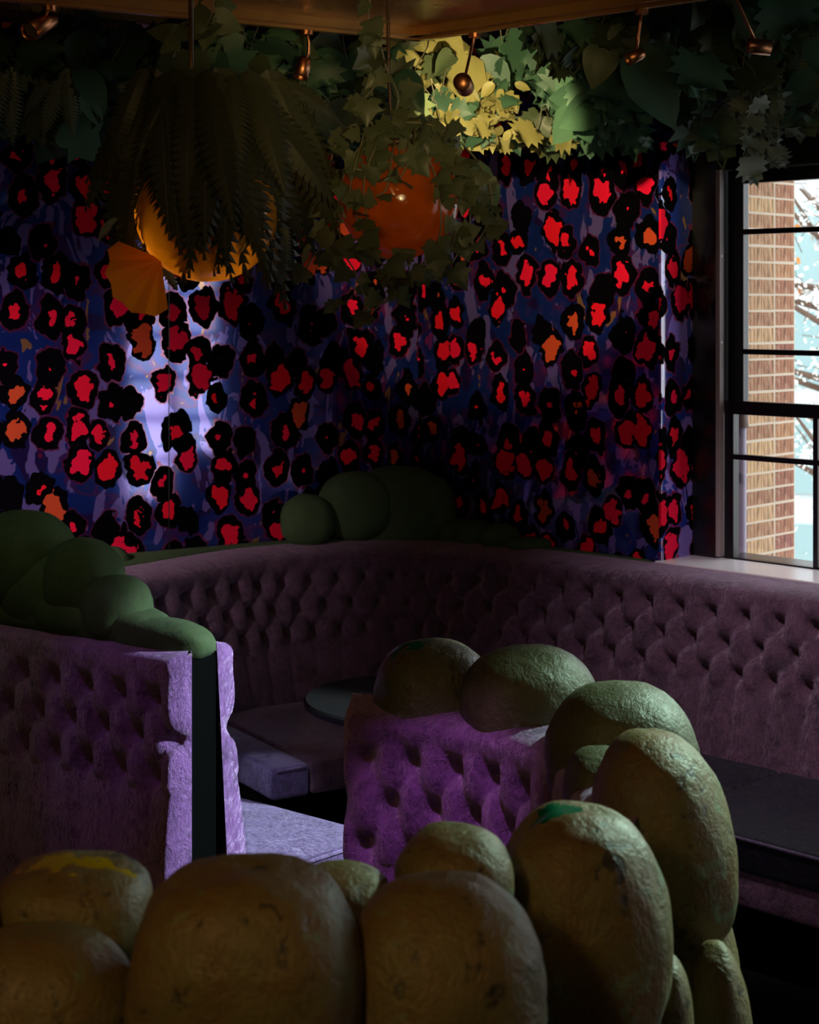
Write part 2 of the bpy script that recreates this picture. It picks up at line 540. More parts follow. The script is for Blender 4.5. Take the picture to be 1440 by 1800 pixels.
# a hair-line joint between two drops of paper
W1 = (1.38, 3.13, 1.055, 2.784)
wr = shell('wall_right', WM, [((0, 0, 0), (W1[0], 0.3, Z_CEIL)), ((W1[1], 0, 0), (3.6, 0.3, Z_CEIL)),
                              ((W1[0], 0, 0), (W1[1], 0.3, W1[2])), ((W1[0], 0, W1[3]), (W1[1], 0.3, Z_CEIL))], M['paper'])
shell('wall_alcove', WM, [((3.5, 0.3, 0), (3.6, 1.4, Z_CEIL)),
                          ((3.6, 1.1, 0), (4.1, 1.4, Z_CEIL)), ((6.7, 1.1, 0), (7.55, 1.4, Z_CEIL)),
                          ((4.1, 1.1, 0), (6.7, 1.4, 1.0)), ((4.1, 1.1, 2.7), (6.7, 1.4, Z_CEIL))], M['plaster'])  # unseen alcove, shaped so the left wall can mirror the end window
DO = (-0.19, 0.70, 0.36, 2.62)
shell('wall_east', WM, [((7.25, 0.70, 0), (7.55, 1.1, Z_CEIL)), ((7.25, -9.2, 0), (7.55, DO[0], Z_CEIL)),
                        ((7.25, DO[0], 0), (7.55, DO[1], DO[2])), ((7.25, DO[0], DO[3]), (7.55, DO[1], Z_CEIL))], M['plaster'])
shell('wall_back', WM, [((-2.6, -9.3, 0), (7.55, -9.0, Z_CEIL))], M['plaster'])
shell('floor', WM, [((-2.7, -9.3, -0.2), (7.55, 1.4, 0.0))], M['floor'])
shell('ceiling', WM, [((-2.7, -9.3, Z_CEIL), (7.55, 1.4, Z_CEIL + 0.2))], M['dark_ceiling'])

jn = MB(); jn.box((-1.2585, -0.0015, 0), (-1.2555, 0.01, Z_CEIL))
o = link('trim_3', jn.mesh('trim_3', M['black_wood'])); o.matrix_world = LM
tag(o, kind='structure')
# papered reveals of the window recess
rv = MB(); rv.box((0, 0, 0), (0.217, 0.012, W1[3] - W1[2]))
rv_frame = frame_matrix(TO(W1[0], 0, W1[2]), WO, -WD)
o = link('trim_1', rv.mesh('trim_1', M['paper_b'])); o.matrix_world = frame_matrix(TO(W1[0] + 0.012, 0.001, W1[2]), WO, -WD)
tag(o, kind='structure')
rv2 = MB(WM); rv2.box((W1[0], 0.0, W1[3] - 0.012), (W1[1], 0.217, W1[3] + 0.0)).box((W1[1] - 0.012, 0.0, W1[2]), (W1[1], 0.217, W1[3] - 0.012))
tag(link('trim_2', rv2.mesh('trim_2', M['black_wood'])), kind='structure')

# ------------------------------------------------------------------ window in view
win = bpy.data.objects.new('window_1', None); COL.objects.link(win); win.location = TO(2.25, 0.25, 1.07)
tag(win, kind='structure')


def wpart(name, boxes, mat, bevel=0.0, parent=win):
    mb = MB(WM)
    for a, b in boxes: mb.box(a, b)
    me = mb.mesh(name, mat, bevel=bevel)
    for v in me.vertices: v.co -= parent.location
    return link(name, me, parent, parent.location)


SL, SR = 1.515, 2.995
wpart('frame', [((W1[0] + 0.0, 0.217, W1[2]), (SL - 0.008, 0.34, W1[3])), ((SR + 0.008, 0.217, W1[2]), (W1[1], 0.34, W1[3])),
                ((SL - 0.008, 0.217, 2.665), (SR + 0.008, 0.34, W1[3])), ((SL - 0.008, 0.30, 1.02), (SR + 0.008, 0.42, 1.07))], M['black_wood'])
jb = wpart('jamb_liner', [((SL - 0.008, 0.219, 1.075), (SL + 0.012, 0.249, 2.664))], M['jamb'])
for zz in (2.31, 1.955):
    s = MB().lathe([(0.0001, 0.0), (0.005, 0.0), (0.006, -0.002), (0.0001, -0.004)], (0, 0, 0), 10, WD)
    link('screw', s.mesh('screw', simple('white_screw', (0.8, 0.8, 0.8), 0.4)), win, TO(SL + 0.0125, 0.234, zz)).rotation_euler = (0, 0, 0)
sill = wpart('sill', [((W1[0] - 0.005, -0.02, 1.035), (W1[1] + 0.005, 0.248, 1.068))], M['sill'], 0.004)


def sash(name, y0, y1, z0, z1, left, stile, rail_b, rail_t, bars_z, bars_t, ):
    """one sliding sash: outer frame, glazing bars as sub-parts, panes"""
    R = SR - (left - SL)
    f = wpart(name, [((left, y0, z0), (left + stile, y1, z1)), ((R - stile, y0, z0), (R, y1, z1)),
                     ((left + stile, y0, z0), (R - stile, y1, z0 + rail_b)), ((left + stile, y0, z1 - rail_t), (R - stile, y1, z1))], M['black_wood'], 0.003)
    def sub(nm, boxes, mat, bev=0.0):
        mb = MB(WM)
        for a, b in boxes: mb.box(a, b)
        me = mb.mesh(nm, mat, bevel=bev)
        for v in me.vertices: v.co -= win.location
        link(nm, me, f, win.location)
    ym = (y0 + y1) / 2
    xs = [left + stile] + bars_t + [R - stile]
    zs = [z0 + rail_b] + bars_z + [z1 - rail_t]
    for z in bars_z: sub('glazing_bar', [((left + stile, y0 + 0.004, z - 0.011), (R - stile, y1 - 0.004, z + 0.011))], M['black_wood'], 0.003)
    for t in bars_t: sub('glazing_bar', [((t - 0.011, y0 + 0.005, z0 + rail_b), (t + 0.011, y1 - 0.005, z1 - rail_t))], M['black_wood'], 0.003)
    for i in range(len(xs) - 1):
        for j in range(len(zs) - 1):
            sub('pane', [((xs[i], ym - 0.002, zs[j]), (xs[i + 1], ym + 0.002, zs[j + 1]))], M['glass'])


sash('upper_sash', 0.295, 0.335, 1.66, 2.664, SL, 0.075, 0.05, 0.055, [1.917, 2.41], [2.01, 2.50])
sash('lower_sash', 0.25, 0.29, 1.058, 1.716, SL + 0.012, 0.045, 0.016, 0.055, [1.486], [1.95, 2.48])

# two more openings out of the picture that light the room
for nm, fr, a, b in (('window_2', WM, (4.1, 1.18, 1.0), (6.7, 1.26, 2.7)),):
    o = bpy.data.objects.new(nm, None); COL.objects.link(o); o.location = TO(5.4, 1.2, 1.0); tag(o, kind='structure')
    bx = [((4.1, 1.18, 1.0), (4.2, 1.26, 2.7)), ((6.6, 1.18, 1.0), (6.7, 1.26, 2.7)), ((4.2, 1.18, 1.0), (6.6, 1.26, 1.08)), ((4.2, 1.18, 2.62), (6.6, 1.26, 2.7)), ((5.37, 1.18, 1.08), (5.43, 1.26, 2.62))]
    wpart('frame', bx, M['black_wood'], 0, o)
    wpart('pane', [((4.2, 1.21, 1.08), (5.37, 1.215, 2.62))], M['glass'], 0, o)
    wpart('pane', [((5.43, 1.21, 1.08), (6.6, 1.215, 2.62))], M['glass'], 0, o)
dr = bpy.data.objects.new('window_3', None); COL.objects.link(dr); dr.location = TO(7.4, 0.25, 0.36); tag(dr, kind='structure')
wpart('frame', [((7.3, DO[0], DO[2]), (7.4, DO[0] + 0.05, DO[3])), ((7.3, DO[1] - 0.05, DO[2]), (7.4, DO[1], DO[3])),
                ((7.3, DO[0], DO[2]), (7.4, DO[1], DO[2] + 0.06)), ((7.3, DO[0], DO[3] - 0.06), (7.4, DO[1], DO[3]))], M['black_wood'], 0, dr)
for z in (0.74, 1.11, 1.48, 1.85, 2.22):
    wpart('glazing_bar', [((7.33, DO[0] + 0.05, z - 0.03), (7.37, DO[1] - 0.05, z + 0.03))], M['black_wood'], 0, dr)
wpart('glazing_bar', [((7.33, 0.225, DO[2] + 0.06), (7.37, 0.285, DO[3] - 0.06))], M['black_wood'], 0, dr)
wpart('pane', [((7.348, DO[0] + 0.05, DO[2] + 0.06), (7.352, DO[1] - 0.05, DO[3] - 0.06))], M['glass'], 0, dr)

# ------------------------------------------------------------------ tufted velvet


def resample(path, ds):
    pts = [Vector((p[0], p[1], 0)) for p in path]
    fine = []
    n = len(pts)
    for i in range(n - 1):
        p0, p1, p2, p3 = pts[max(i - 1, 0)], pts[i], pts[i + 1], pts[min(i + 2, n - 1)]
        for k in range(24):
            u = k / 24
            fine.append(0.5 * ((2 * p1) + (p2 - p0) * u + (2 * p0 - 5 * p1 + 4 * p2 - p3) * u * u + (3 * p1 - p0 - 3 * p2 + p3) * u ** 3))
    fine.append(pts[-1])
    L = [0.0]
    for a, b in zip(fine, fine[1:]): L.append(L[-1] + (b - a).length)
    tot = L[-1]; m = max(2, int(round(tot / ds)))
    out, j = [], 0
    for i in range(m + 1):
        s = tot * i / m
        while j < len(L) - 2 and L[j + 1] < s: j += 1
        u = (s - L[j]) / max(L[j + 1] - L[j], 1e-9)
        out.append(fine[j].lerp(fine[j + 1], min(u, 1)))
    return out, tot


def smooth(a, b, x):
    u = max(0.0, min(1.0, (x - a) / (b - a)))
    return u * u * (3 - 2 * u)


def tufted(parent, path, z0, z1, thick, side, mat, P=0.15, row0=None, h=0.115, nrows=3, recline=0.0, ends=(True, True), s_range=None,
           amp=0.034, ds=0.0125, phase=0.0, bulge=0.0, name='back_panel'):
    """a buttoned cushion whose back follows the plan path; side=+1: the front is to the left of the path direction"""
    pts, tot = resample(path, ds)
    nrm = []
    for i in range(len(pts)):
        d = (pts[min(i + 1, len(pts) - 1)] - pts[max(i - 1, 0)]).normalized()
        nrm.append(Vector((-d.y, d.x, 0)) * side)
    if row0 is None: row0 = z1 - 0.13
    step = tot / (len(pts) - 1)
    nz = int(round((z1 - z0) / ds))
    zlast = row0 - h * (nrows - 1)
    r = min(0.06, thick * 0.8)
    i0, i1 = 0, len(pts) - 1
    if s_range: i0, i1 = int(s_range[0] / step), min(len(pts) - 1, int(s_range[1] / step))
    sA, sB = i0 * step, i1 * step

    def offs(s, z):
        u = s / P + phase
        v = (z - row0) / h
        e = z1 - z
        g = math.sqrt(max(0.0, 1 - (1 - min(e / r, 1)) ** 2))
        if ends[0]:
            g *= max(0.0, 1 - (1 - min((s - sA) / 0.035, 1)) ** 3.5) ** 0.2857
        if ends[1]:
            g *= max(0.0, 1 - (1 - min((sB - s) / 0.035, 1)) ** 3.5) ** 0.2857
        a, b = u - v / 2, u + v / 2
        pil = (abs(math.sin(math.pi * a)) * abs(math.sin(math.pi * b))) ** 0.42
        if v > 0:
            pil = pil + (1 - pil) * smooth(0.0, 1.0, v)
        kk = (nrows - 1) / 2
        sw = abs(math.sin(math.pi * (u - kk)))
        zc = zlast - 0.028 * sw
        chan = 0.10 + 0.42 * sw ** 0.45
        w = smooth(zc - 0.014, zc + 0.006, z)
        low = 1.0 - 0.25 * smooth(zc, z0, z)
        t = amp * (w * pil + (1 - w) * chan * low)
        # buttons pull the velvet in
        bq = 0.0
        for k in range(nrows):
            bz = row0 - h * k
            if abs(z - bz) > 0.08: continue
            bu = round(u - k / 2) + k / 2
            dd = math.hypot((u - bu) * P, z - bz)
            bq = max(bq, math.exp(-(dd / 0.028) ** 2))
        rec = recline * (1 - (z - z0) / (z1 - z0))
        bl = bulge * math.sin(math.pi * min(1.0, max(0.0, (zlast - z) / max(zlast - z0, 0.01)))) if z < zlast else 0
        return (thick + t - 0.046 * bq + bl) * g + rec

    V, F = [], []
    cols = list(range(i0, i1 + 1))
    for i in cols:
        s = i * step
        V.append(pts[i] + Vector((0, 0, z0)))
        for k in range(nz + 1):
            z = z0 + (z1 - z0) * k / nz
            V.append(pts[i] + nrm[i] * offs(s, z) + Vector((0, 0, z)))
        V.append(pts[i] + nrm[i] * (-0.01) + Vector((0, 0, z1)))
    w = nz + 3
    for a in range(len(cols) - 1):
        for k in range(w - 1):
            p, q = a * w + k, (a + 1) * w + k
            F.append((p, q, q + 1, p + 1))
    org = parent.location
    me = fixnormals(mesh(name, [v - org for v in V], F, mat, True))
    o = link(name, me, parent, org)
    # covered buttons
    for k in range(nrows):
        z = row0 - h * k
        u0 = math.ceil(sA / P + phase - k / 2)
        while True:
            u = u0 + k / 2
            s = (u - phase) * P
            u0 += 1
            if s > sB - 0.03: break
            if s < sA + 0.03: continue
            i = min(int(round(s / step)), len(pts) - 1)
            pos = pts[i] + nrm[i] * (offs(s, z) + 0.001) + Vector((0, 0, z))
            bo = link('button', BUTTON, o, pos)
            bo.rotation_euler = nrm[i].to_track_quat('Z', 'Y').to_euler()
    return o


BUTTON = MB().lathe([(0.0115, -0.004), (0.0115, 0.001), (0.008, 0.005), (0.0001, 0.0065)], (0, 0, 0), 10).mesh('button', M['button'], True)


def cushion(parent, name, poly, z0, z1, mat, bevel=0.025, seg=4):
    bm = bmesh.new()
    org = parent.location
    vs = [bm.verts.new((p[0] - org.x, p[1] - org.y, z0 - org.z)) for p in poly]
    f = bm.faces.new(vs)
    ex = bmesh.ops.extrude_face_region(bm, geom=[f])
    up = [v for v in ex['geom'] if isinstance(v, bmesh.types.BMVert)]
    bmesh.ops.translate(bm, verts=up, vec=(0, 0, z1 - z0))
    bmesh.ops.recalc_face_normals(bm, faces=bm.faces)
    bmesh.ops.bevel(bm, geom=list(bm.edges), offset=bevel, segments=seg, profile=0.6, affect='EDGES')
    me = bpy.data.meshes.new(name); bm.to_mesh(me); bm.free()
    me.materials.append(mat)
    me.polygons.foreach_set('use_smooth', [True] * len(me.polygons))
    me.set_sharp_from_angle(angle=math.radians(50))
    return link(name, me, parent, org)


def piping(parent, poly, z, mat, r=0.006, closed=False):
    org = parent.location
    while_p = parent.parent
    pts = [Vector((p[0], p[1], z)) for p in poly]
    mb = MB(); mb.tube(pts, r, 6)
    me = mb.mesh('piping', mat, True)
    for v in me.vertices: v.co -= (while_p.location if while_p else org)
    return link('piping', me, parent, while_p.location if while_p else org)


# back banquette that runs round the corner under the window
QB = [(-1.42, 6.10), (-1.27, 6.38), (-1.08, 6.68), (-0.74, 7.10), (-0.33, 7.32), (0.08, 7.33), (0.40, 7.20), (0.66, 7.01), (1.0, 6.70), (1.5, 6.205), (2.3, 5.405), (3.4, 4.305)]
bq = empty('banquette', (0.2, 6.6, 0), 'long mauve buttoned velvet banquette curving round the room corner under the window', 'banquette')
SEG_LEN = resample(QB, 0.0125)[1]
cuts = [0.0, 1.03, 3.30, 4.02, SEG_LEN]
for a, b in zip(cuts, cuts[1:]):
    tufted(bq, QB, 0.30, 1.062, 0.12, -1, M['velvet'], row0=0.925, h=0.105, recline=0.19, ends=(False, False), s_range=(a, b))
# seats
NW = -WO
LF = C0 + LN * 1.26; WF = C0 + NW * 1.10
LB = C0 + LN * 0.40; WB = C0 + NW * 0.40


def on(l, d, s): return (l + d * s).xy


def cross(p, d, q, e):
    k = d.x * e.y - d.y * e.x
    s = ((q.x - p.x) * e.y - (q.y - p.y) * e.x) / k
    return p + d * s


CF = cross(LF, LD, WF, WD)
CBk = cross(LB, LD, WB, WD)
def lf(s): return CF + LD * s
def wf(s): return CF + WD * s
s0 = 0.36
cs = [cushion(bq, 'seat_cushion', [lf(0.42), lf(0.575), lf(0.575) - LN * 0.86, lf(0.42) - LN * 0.86], 0.335, 0.45, M['velvet_seat'], 0.02)]
piping(cs[0], [lf(0.575) + LN * .003 - LD * 0.02, lf(0.42) + LN * .003 + LD * .02], 0.442, M['velvet_cord'], 0.005)
cs.append(cushion(bq, 'seat_cushion', [CF, lf(0.41), lf(0.41) - LN * 0.86, CBk, ], 0.335, 0.45, M['velvet'], 0.02))
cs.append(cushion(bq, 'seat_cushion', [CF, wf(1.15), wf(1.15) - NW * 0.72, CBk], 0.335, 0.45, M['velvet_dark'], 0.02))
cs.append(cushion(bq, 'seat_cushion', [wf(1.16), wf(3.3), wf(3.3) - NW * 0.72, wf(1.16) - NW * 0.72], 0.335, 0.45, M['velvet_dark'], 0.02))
piping(cs[-1], [wf(1.18) + NW * .003, wf(3.28) + NW * .003], 0.442, M['velvet_cord'], 0.006)
pl = [wf(3.3) - NW * 0.1, CF - (NW + LN) * 0.06, lf(0.8) - LN * 0.1, lf(0.8) - LN * 0.86, CBk, wf(3.3) - NW * 0.72]
cushion(bq, 'plinth', pl, 0.0, 0.33, M['black_matte'], 0.004, 1)
va = [wf(1.0) - NW * .012, wf(3.3) - NW * .012, wf(3.3) - NW * 0.08, wf(1.0) - NW * 0.08]
cushion(bq, 'valance', va, 0.225, 0.333, M['velvet_pale'], 0.012, 3)
# green ledge between the velvet and the walls
pts, _ = resample(QB, 0.05)
V, F = [], []
inner = [p for p in pts if p.x < 1.0]
led = [Vector((p.x, p.y, 0)) for p in inner]
outer = [C0 + WD * 1.33 - WO * 0.004, C0 - WO * .004 - LD * 0.0, C0 + LD * 2.3 + LN * 0.004]
poly = [(p.x, p.y) for p in led] + [(p.x, p.y) for p in outer]
lo = cushion(bq, 'ledge', poly, 1.03, 1.068, M['hedge_green'], 0.004, 1)

# ------------------------------------------------------------------ lobes of the sculpted hedges


def lobe(parent, c, r, mat, seed=0, rough=0.045, sq=2.3, pear=0.0, lean=0.0, name='lobe', sub=4, yaw=0.0, patch=None):
    """rounded hedge lobe: a squarish, slightly lumpy ellipsoid; pear > 0 narrows its top"""
    bm = bmesh.new()
    bmesh.ops.create_icosphere(bm, subdivisions=sub, radius=1.0)
    off = Vector((seed * 3.17 + 1.3, seed * 1.71, seed * 0.93))
    cy, sy = math.cos(yaw), math.sin(yaw)
    if patch:
        pd = Vector(patch[0]).normalized()
        for f in bm.faces:
            q = f.calc_center_median().normalized()
            e = Vector((q.x * patch[2], q.y, q.z)).normalized()
            if e.angle(pd) < patch[1] * (1 + 0.9 * noise.noise(q * 6 + off)): f.material_index = 1
    for v in bm.verts:
        p = v.co.copy()
        k = (abs(p.x) ** sq + abs(p.y) ** sq + abs(p.z) ** sq) ** (-1 / sq)
        p *= k
        p *= 1 + rough * noise.noise(p * 1.6 + off) + rough * 0.35 * noise.noise(p * 4.5 + off)
        w = 1 - pear * p.z * 0.5
        q = Vector((p.x * r[0] * w, p.y * r[1] * w, p.z * r[2]))
        q.x += lean * p.z * r[2]
        v.co = Vector((q.x * cy - q.y * sy, q.x * sy + q.y * cy, q.z))
    me = bpy.data.meshes.new(name); bm.to_mesh(me); bm.free()
    me.polygons.foreach_set('use_smooth', [True] * len(me.polygons))
    me.materials.append(mat)
    if patch: me.materials.append(M[patch[3]])
    return link(name, me, parent, c)


def px_lobe(parent, px, py, d, rx, ry, rd, mat, **kw):
    return lobe(parent, at(px, py, d), (rx / FPX * d, rd, ry / FPX * d), mat, **kw)


# clipped hedge that stands on the ledge in the corner
ch = empty('corner_topiary', (0.0, 7.42, 1.068), 'dark green cloud-clipped topiary on the ledge in the dark room corner', 'topiary')
for i, (px, py, d, rx, ry, rd) in enumerate([(540, 915, 7.28, 48, 46, 0.09), (625, 890, 7.38, 66, 62, 0.11), (700, 900, 7.46, 92, 82, 0.13), (762, 905, 7.46, 40, 66, 0.10),
                                             (800, 938, 7.40, 34, 28, 0.08), (836, 942, 7.32, 34, 29, 0.07), (880, 945, 7.23, 36, 25, 0.06), (930, 956, 7.13, 40, 13, 0.04)]):
    px_lobe(ch, px, py, d, rx, ry, rd, M['hedge_green'], seed=i)
lt = empty('ledge_topiary', at(195, 1000, 6.75), 'small green clipped dome at the left end of the ledge behind the divider', 'topiary')
px_lobe(lt, 192, 1000, 6.75, 40, 40, 0.09, M['hedge_green'], seed=31)

# ------------------------------------------------------------------ divider with a clipped hedge on top
DD = Vector((-0.79, 0.61, 0)).normalized()
DN = Vector((0.61, 0.79, 0)).normalized()
DE = Vector((-0.621, 4.95, 0))
dv = empty('booth_divider', DE, 'violet velvet booth divider with black end post and stepped green topiary on top', 'booth')
DM = frame_matrix(DE, DD, DN)


def dpart(name, boxes, mat, bevel=0.0):
    mb = MB(DM)
    for a, b in boxes: mb.box(a, b)
    me = mb.mesh(name, mat, bevel=bevel)
    for v in me.vertices: v.co -= dv.location
    return link(name, me, dv, dv.location)


dpart('end_post', [((0, -0.058, 0), (0.03, 0.058, 1.075))], M['black_matte'], 0.003)
dpart('core', [((0.03, -0.05, 0), (2.0, 0.05, 1.07))], M['black_matte'])
dpart('edge_strip', [((-0.003, -0.06, 1.062), (0.012, 0.06, 1.07))], simple('pale_metal_strip', (0.35, 0.33, 0.25), 0.4, 0.6))
a = DE - DN * 0.05 - DD * 0.005; b = DE - DN * 0.05 + DD * 2.0
tufted(dv, [a.xy, (a.lerp(b, .33)).xy, (a.lerp(b, .66)).xy, b.xy], 0.06, 1.078, 0.05, 1, M['velvet_violet'], row0=0.93, h=0.115, ends=(True, False), recline=0.0, amp=0.032, phase=0.35, bulge=0.03)
a = DE + DN * 0.055 - DD * 0.005; b = DE + DN * 0.055 + DD * 1.6
tufted(dv, [a.xy, (a.lerp(b, .33)).xy, (a.lerp(b, .66)).xy, b.xy], 0.06, 1.085, 0.058, -1, M['velvet_violet'], row0=0.93, h=0.115, ends=(True, False), recline=0.07, amp=0.03, phase=0.3, bulge=0.03)
# hedge on the divider
for i, (px, py, t, rx, ry, rd, kw) in enumerate([
        (45, 985, 0.82, 94, 88, 0.15, {}), (150, 1025, 0.53, 72, 80, 0.12, {}), (205, 1072, 0.38, 66, 63, 0.11, {}), (-60, 1010, 1.15, 90, 100, 0.15, {}),
        (70, 1040, 0.72, 110, 75, 0.125, {}), (130, 1075, 0.55, 100, 50, 0.12, {}),
        ]):
    p = DE + DD * t
    lobe(dv, Vector((p.x, p.y, CAMZ - (py - HZ) / FPX * p.y)), (rx / FPX * p.y, rd, ry / FPX * p.y), M['hedge_green'], seed=40 + i, yaw=math.atan2(DD.y, DD.x) + math.pi, **kw)
p = DE + DD * 0.19
lobe(dv, (p.x, p.y, 1.085), (0.215, 0.085, 0.062), M['hedge_green'], seed=51, yaw=math.atan2(DD.y, DD.x) + math.pi, lean=-0.0, sq=2.6)
p = DE + DD * 0.9
lobe(dv, (p.x, p.y, 1.11), (0.75, 0.11, 0.075), M['hedge_green'], seed=52, yaw=math.atan2(DD.y, DD.x) + math.pi, sq=3)

# bench against the far side of the divider
bn = empty('bench', (-0.4, 5.4, 0), 'low lilac velvet bench seat jutting out from behind the divider post', 'bench')
bp = [Vector((-0.52, 4.99)), Vector((-0.085, 5.45)), Vector((-0.50, 5.79)), Vector((-0.86, 6.06)), Vector((-1.35, 5.6))]
c = cushion(bn, 'seat_cushion', bp, 0.245, 0.36, M['velvet_seat'], 0.018)
e = (bp[1] - bp[0]).normalized(); o2 = Vector((e.y, -e.x)) * 0.004
piping(c, [bp[0] + o2 + e * .02, bp[1] + o2 - e * .02], 0.352, M['velvet_cord'], 0.006)
cushion(bn, 'plinth', [p + (Vector((-0.5, 5.5)) - p) * 0.1 for p in bp], 0.0, 0.243, M['velvet_violet'], 0.006, 1)

# ------------------------------------------------------------------ round booth in the middle and its foreground hedge
rb = empty('round_booth', (0.0, 3.5, 0), 'round booth of violet buttoned velvet with bulbous worn olive hedge lobes, nearest the camera', 'booth')
RP = [(-0.158, 4.50), (0.06, 4.44), (0.27, 4.30), (0.42, 4.10), (0.49, 3.85), (0.49, 3.55), (0.40, 3.25), (0.2, 3.02), (-0.1, 2.88), (-0.5, 2.85)]
tufted(rb, RP, 0.10, 1.045, 0.10, 1 * -1, M['velvet_violet'], row0=0.90, h=0.115, ends=(True, True), recline=0.03, amp=0.034, phase=0.55)
# curved inner shell that carries the lobes
pts, _ = resample(RP, 0.06)
V, F = [], []
for i, p in enumerate(pts):
    d = (pts[min(i + 1, len(pts) - 1)] - pts[max(i - 1, 0)]).normalized()
    n = Vector((-d.y, d.x, 0))
    for q, z in ((p + n * 0.008, 0.0), (p + n * 0.008, 0.9), (p + n * 0.05, 0.9), (p + n * 0.05, 0.0)):
        V.append(Vector((q.x, q.y, z)) - rb.location)
for i in range(len(pts) - 1):
    for k in range(4):
        aa, bb = i * 4 + k, i * 4 + (k + 1) % 4
        F.append((aa, bb, bb + 4, aa + 4))
F += [(3, 2, 1, 0), tuple(len(V) - 4 + k for k in range(4))]
link('shell', fixnormals(mesh('shell', V, F, M['hedge_worn'])), rb, rb.location)
FG = [  # px, py, depth, rx, ry, depth radius, extras
    (762, 1226, 4.48, 106, 103, 0.145, dict(patch=((-0.28, -0.16, 0.93), 0.22, 0.6, 'teal_paint'))),
    (930, 1240, 4.33, 122, 106, 0.15, dict()),
    (1092, 1325, 4.00, 136, 127, 0.165, dict(pear=0.15)),
    (1168, 1475, 3.55, 122, 193, 0.17, dict(pear=0.12, lean=-0.12)),
    (1018, 1650, 2.95, 160, 236, 0.16, dict(pear=0.05, patch=((-0.16, -0.10, 0.98), 0.17, 0.5, 'teal_paint'))),
    (800, 1555, 2.80, 106, 102, 0.11, dict()),
    (778, 1735, 2.50, 182, 196, 0.15, dict(pear=0.1)),
    (432, 1745, 2.42, 204, 220, 0.15, dict(sq=2.9)),
    (130, 1600, 2.62, 136, 90, 0.12, dict(sq=2.6, patch=((-0.02, -0.12, 0.98), 0.26, 0.4, 'yellow_paint'))),
    (70, 1795, 2.45, 175, 165, 0.13, dict()),
    (-170, 1690, 2.5, 170, 180, 0.14, dict()),
    (1165, 1800, 3.05, 52, 125, 0.09, dict()),
    (1258, 1775, 3.35, 60, 118, 0.10, dict(pear=0.5)),
    (1235, 1725, 3.62, 66, 150, 0.10, dict(pear=0.25)),
    (1278, 1850, 3.5, 44, 140, 0.10, dict(pear=0.3)),
    (1060, 1900, 3.0, 150, 150, 0.14, dict()),
    (600, 1600, 2.75, 95, 80, 0.10, dict()),
    (1052, 1392, 3.80, 62, 78, 0.12, dict()),
]
for i, (px, py, d, rx, ry, rd, kw) in enumerate(FG):
    px_lobe(rb, px, py, d, rx, ry, rd, M['hedge_olive' if i < 3 or i == len(FG) - 1 else 'hedge_worn'], seed=70 + i, sub=5 if i in (0, 4, 6, 7, 8) else 4, **kw)
cushion(rb, 'seat_cushion', [(-0.15, 4.3), (0.1, 4.25), (0.3, 4.0), (0.36, 3.7), (0.3, 3.4), (0.1, 3.2), (-0.3, 3.1), (-0.3, 3.55), (-0.05, 3.7), (-0.15, 3.95)], 0.33, 0.43, M['velvet_seat'], 0.02)
cushion(rb, 'plinth', [(-0.13, 4.28), (0.1, 4.23), (0.28, 4.0), (0.34, 3.7), (0.28, 3.42), (0.1, 3.22), (-0.28, 3.12), (-0.28, 3.45), (-0.03, 3.65), (-0.13, 3.9)], 0.0, 0.33, M['black_matte'], 0.004, 1)

# ------------------------------------------------------------------ round table in the shadow
tb = empty('round_table', (0.0, 5.92, 0), 'dark round pedestal table half hidden in the shadow between the booths', 'table')
link('table_top', MB().lathe([(0.0001, 0.0), (0.37, 0.0), (0.38, 0.008), (0.38, 0.022), (0.372, 0.03), (0.0001, 0.03)], (0, 0, 0), 48).mesh('table_top', M['table'], False), tb, (0.0, 5.92, 0.672))
link('pedestal', MB().lathe([(0.03, 0.03), (0.03, 0.67)], (0, 0, 0), 16).mesh('pedestal', M['black_matte'], True), tb, (0.0, 5.92, 0))
link('base', MB().lathe([(0.2, 0.0), (0.2, 0.012), (0.035, 0.035), (0.0001, 0.035)], (0, 0, 0), 24).mesh('base', M['black_matte']), tb, (0.0, 5.92, 0))

# ------------------------------------------------------------------ copper ceiling panel and beam
PC = Vector((0.025, 4.85, 0))           # its far corner
PL = Vector((-0.857, -0.515, 0)).normalized()
PR = Vector((0.745, -0.667, 0)).normalized()
ZP = 2.90


def prism(name, poly, z0, z1, mat, parent=None, loc=None):
    n = len(poly); org = loc or Vector((0, 0, 0))
    V = [Vector((p[0], p[1], z0)) - org for p in poly] + [Vector((p[0], p[1], z1)) - org for p in poly]
    F = [tuple(reversed(range(n))), tuple(range(n, 2 * n))] + [(i, (i + 1) % n, n + (i + 1) % n, n + i) for i in range(n)]
    return link(name, fixnormals(mesh(name, V, F, mat)), parent, org)


cp = empty('ceiling_panel', Vector((0, 3, ZP)), 'suspended copper-coloured ceiling panel with a stepped rim at the top edge', 'panel')
far = [PC, PC + PR * 5.5, Vector((1.5, -1.5, 0)), Vector((-3.5, -0.5, 0)), PC + PL * 5.0]
prism('sheet', [(p.x, p.y) for p in far], ZP + 0.012, ZP + 0.10, M['copper'], cp, Vector((0, 3, ZP)))


def rim(dirv, length, w, z0, z1, off=0.0):
    inward = Vector((dirv.y, -dirv.x, 0))
    if inward.y > 0: inward = -inward
    a, b = PC + inward * off, PC + dirv * length + inward * off
    q = [a, b, b + inward * w, a + inward * w]
    return prism('rim', [(p.x, p.y) for p in q], z0, z1, M['copper'], cp, Vector((0, 3, ZP)))


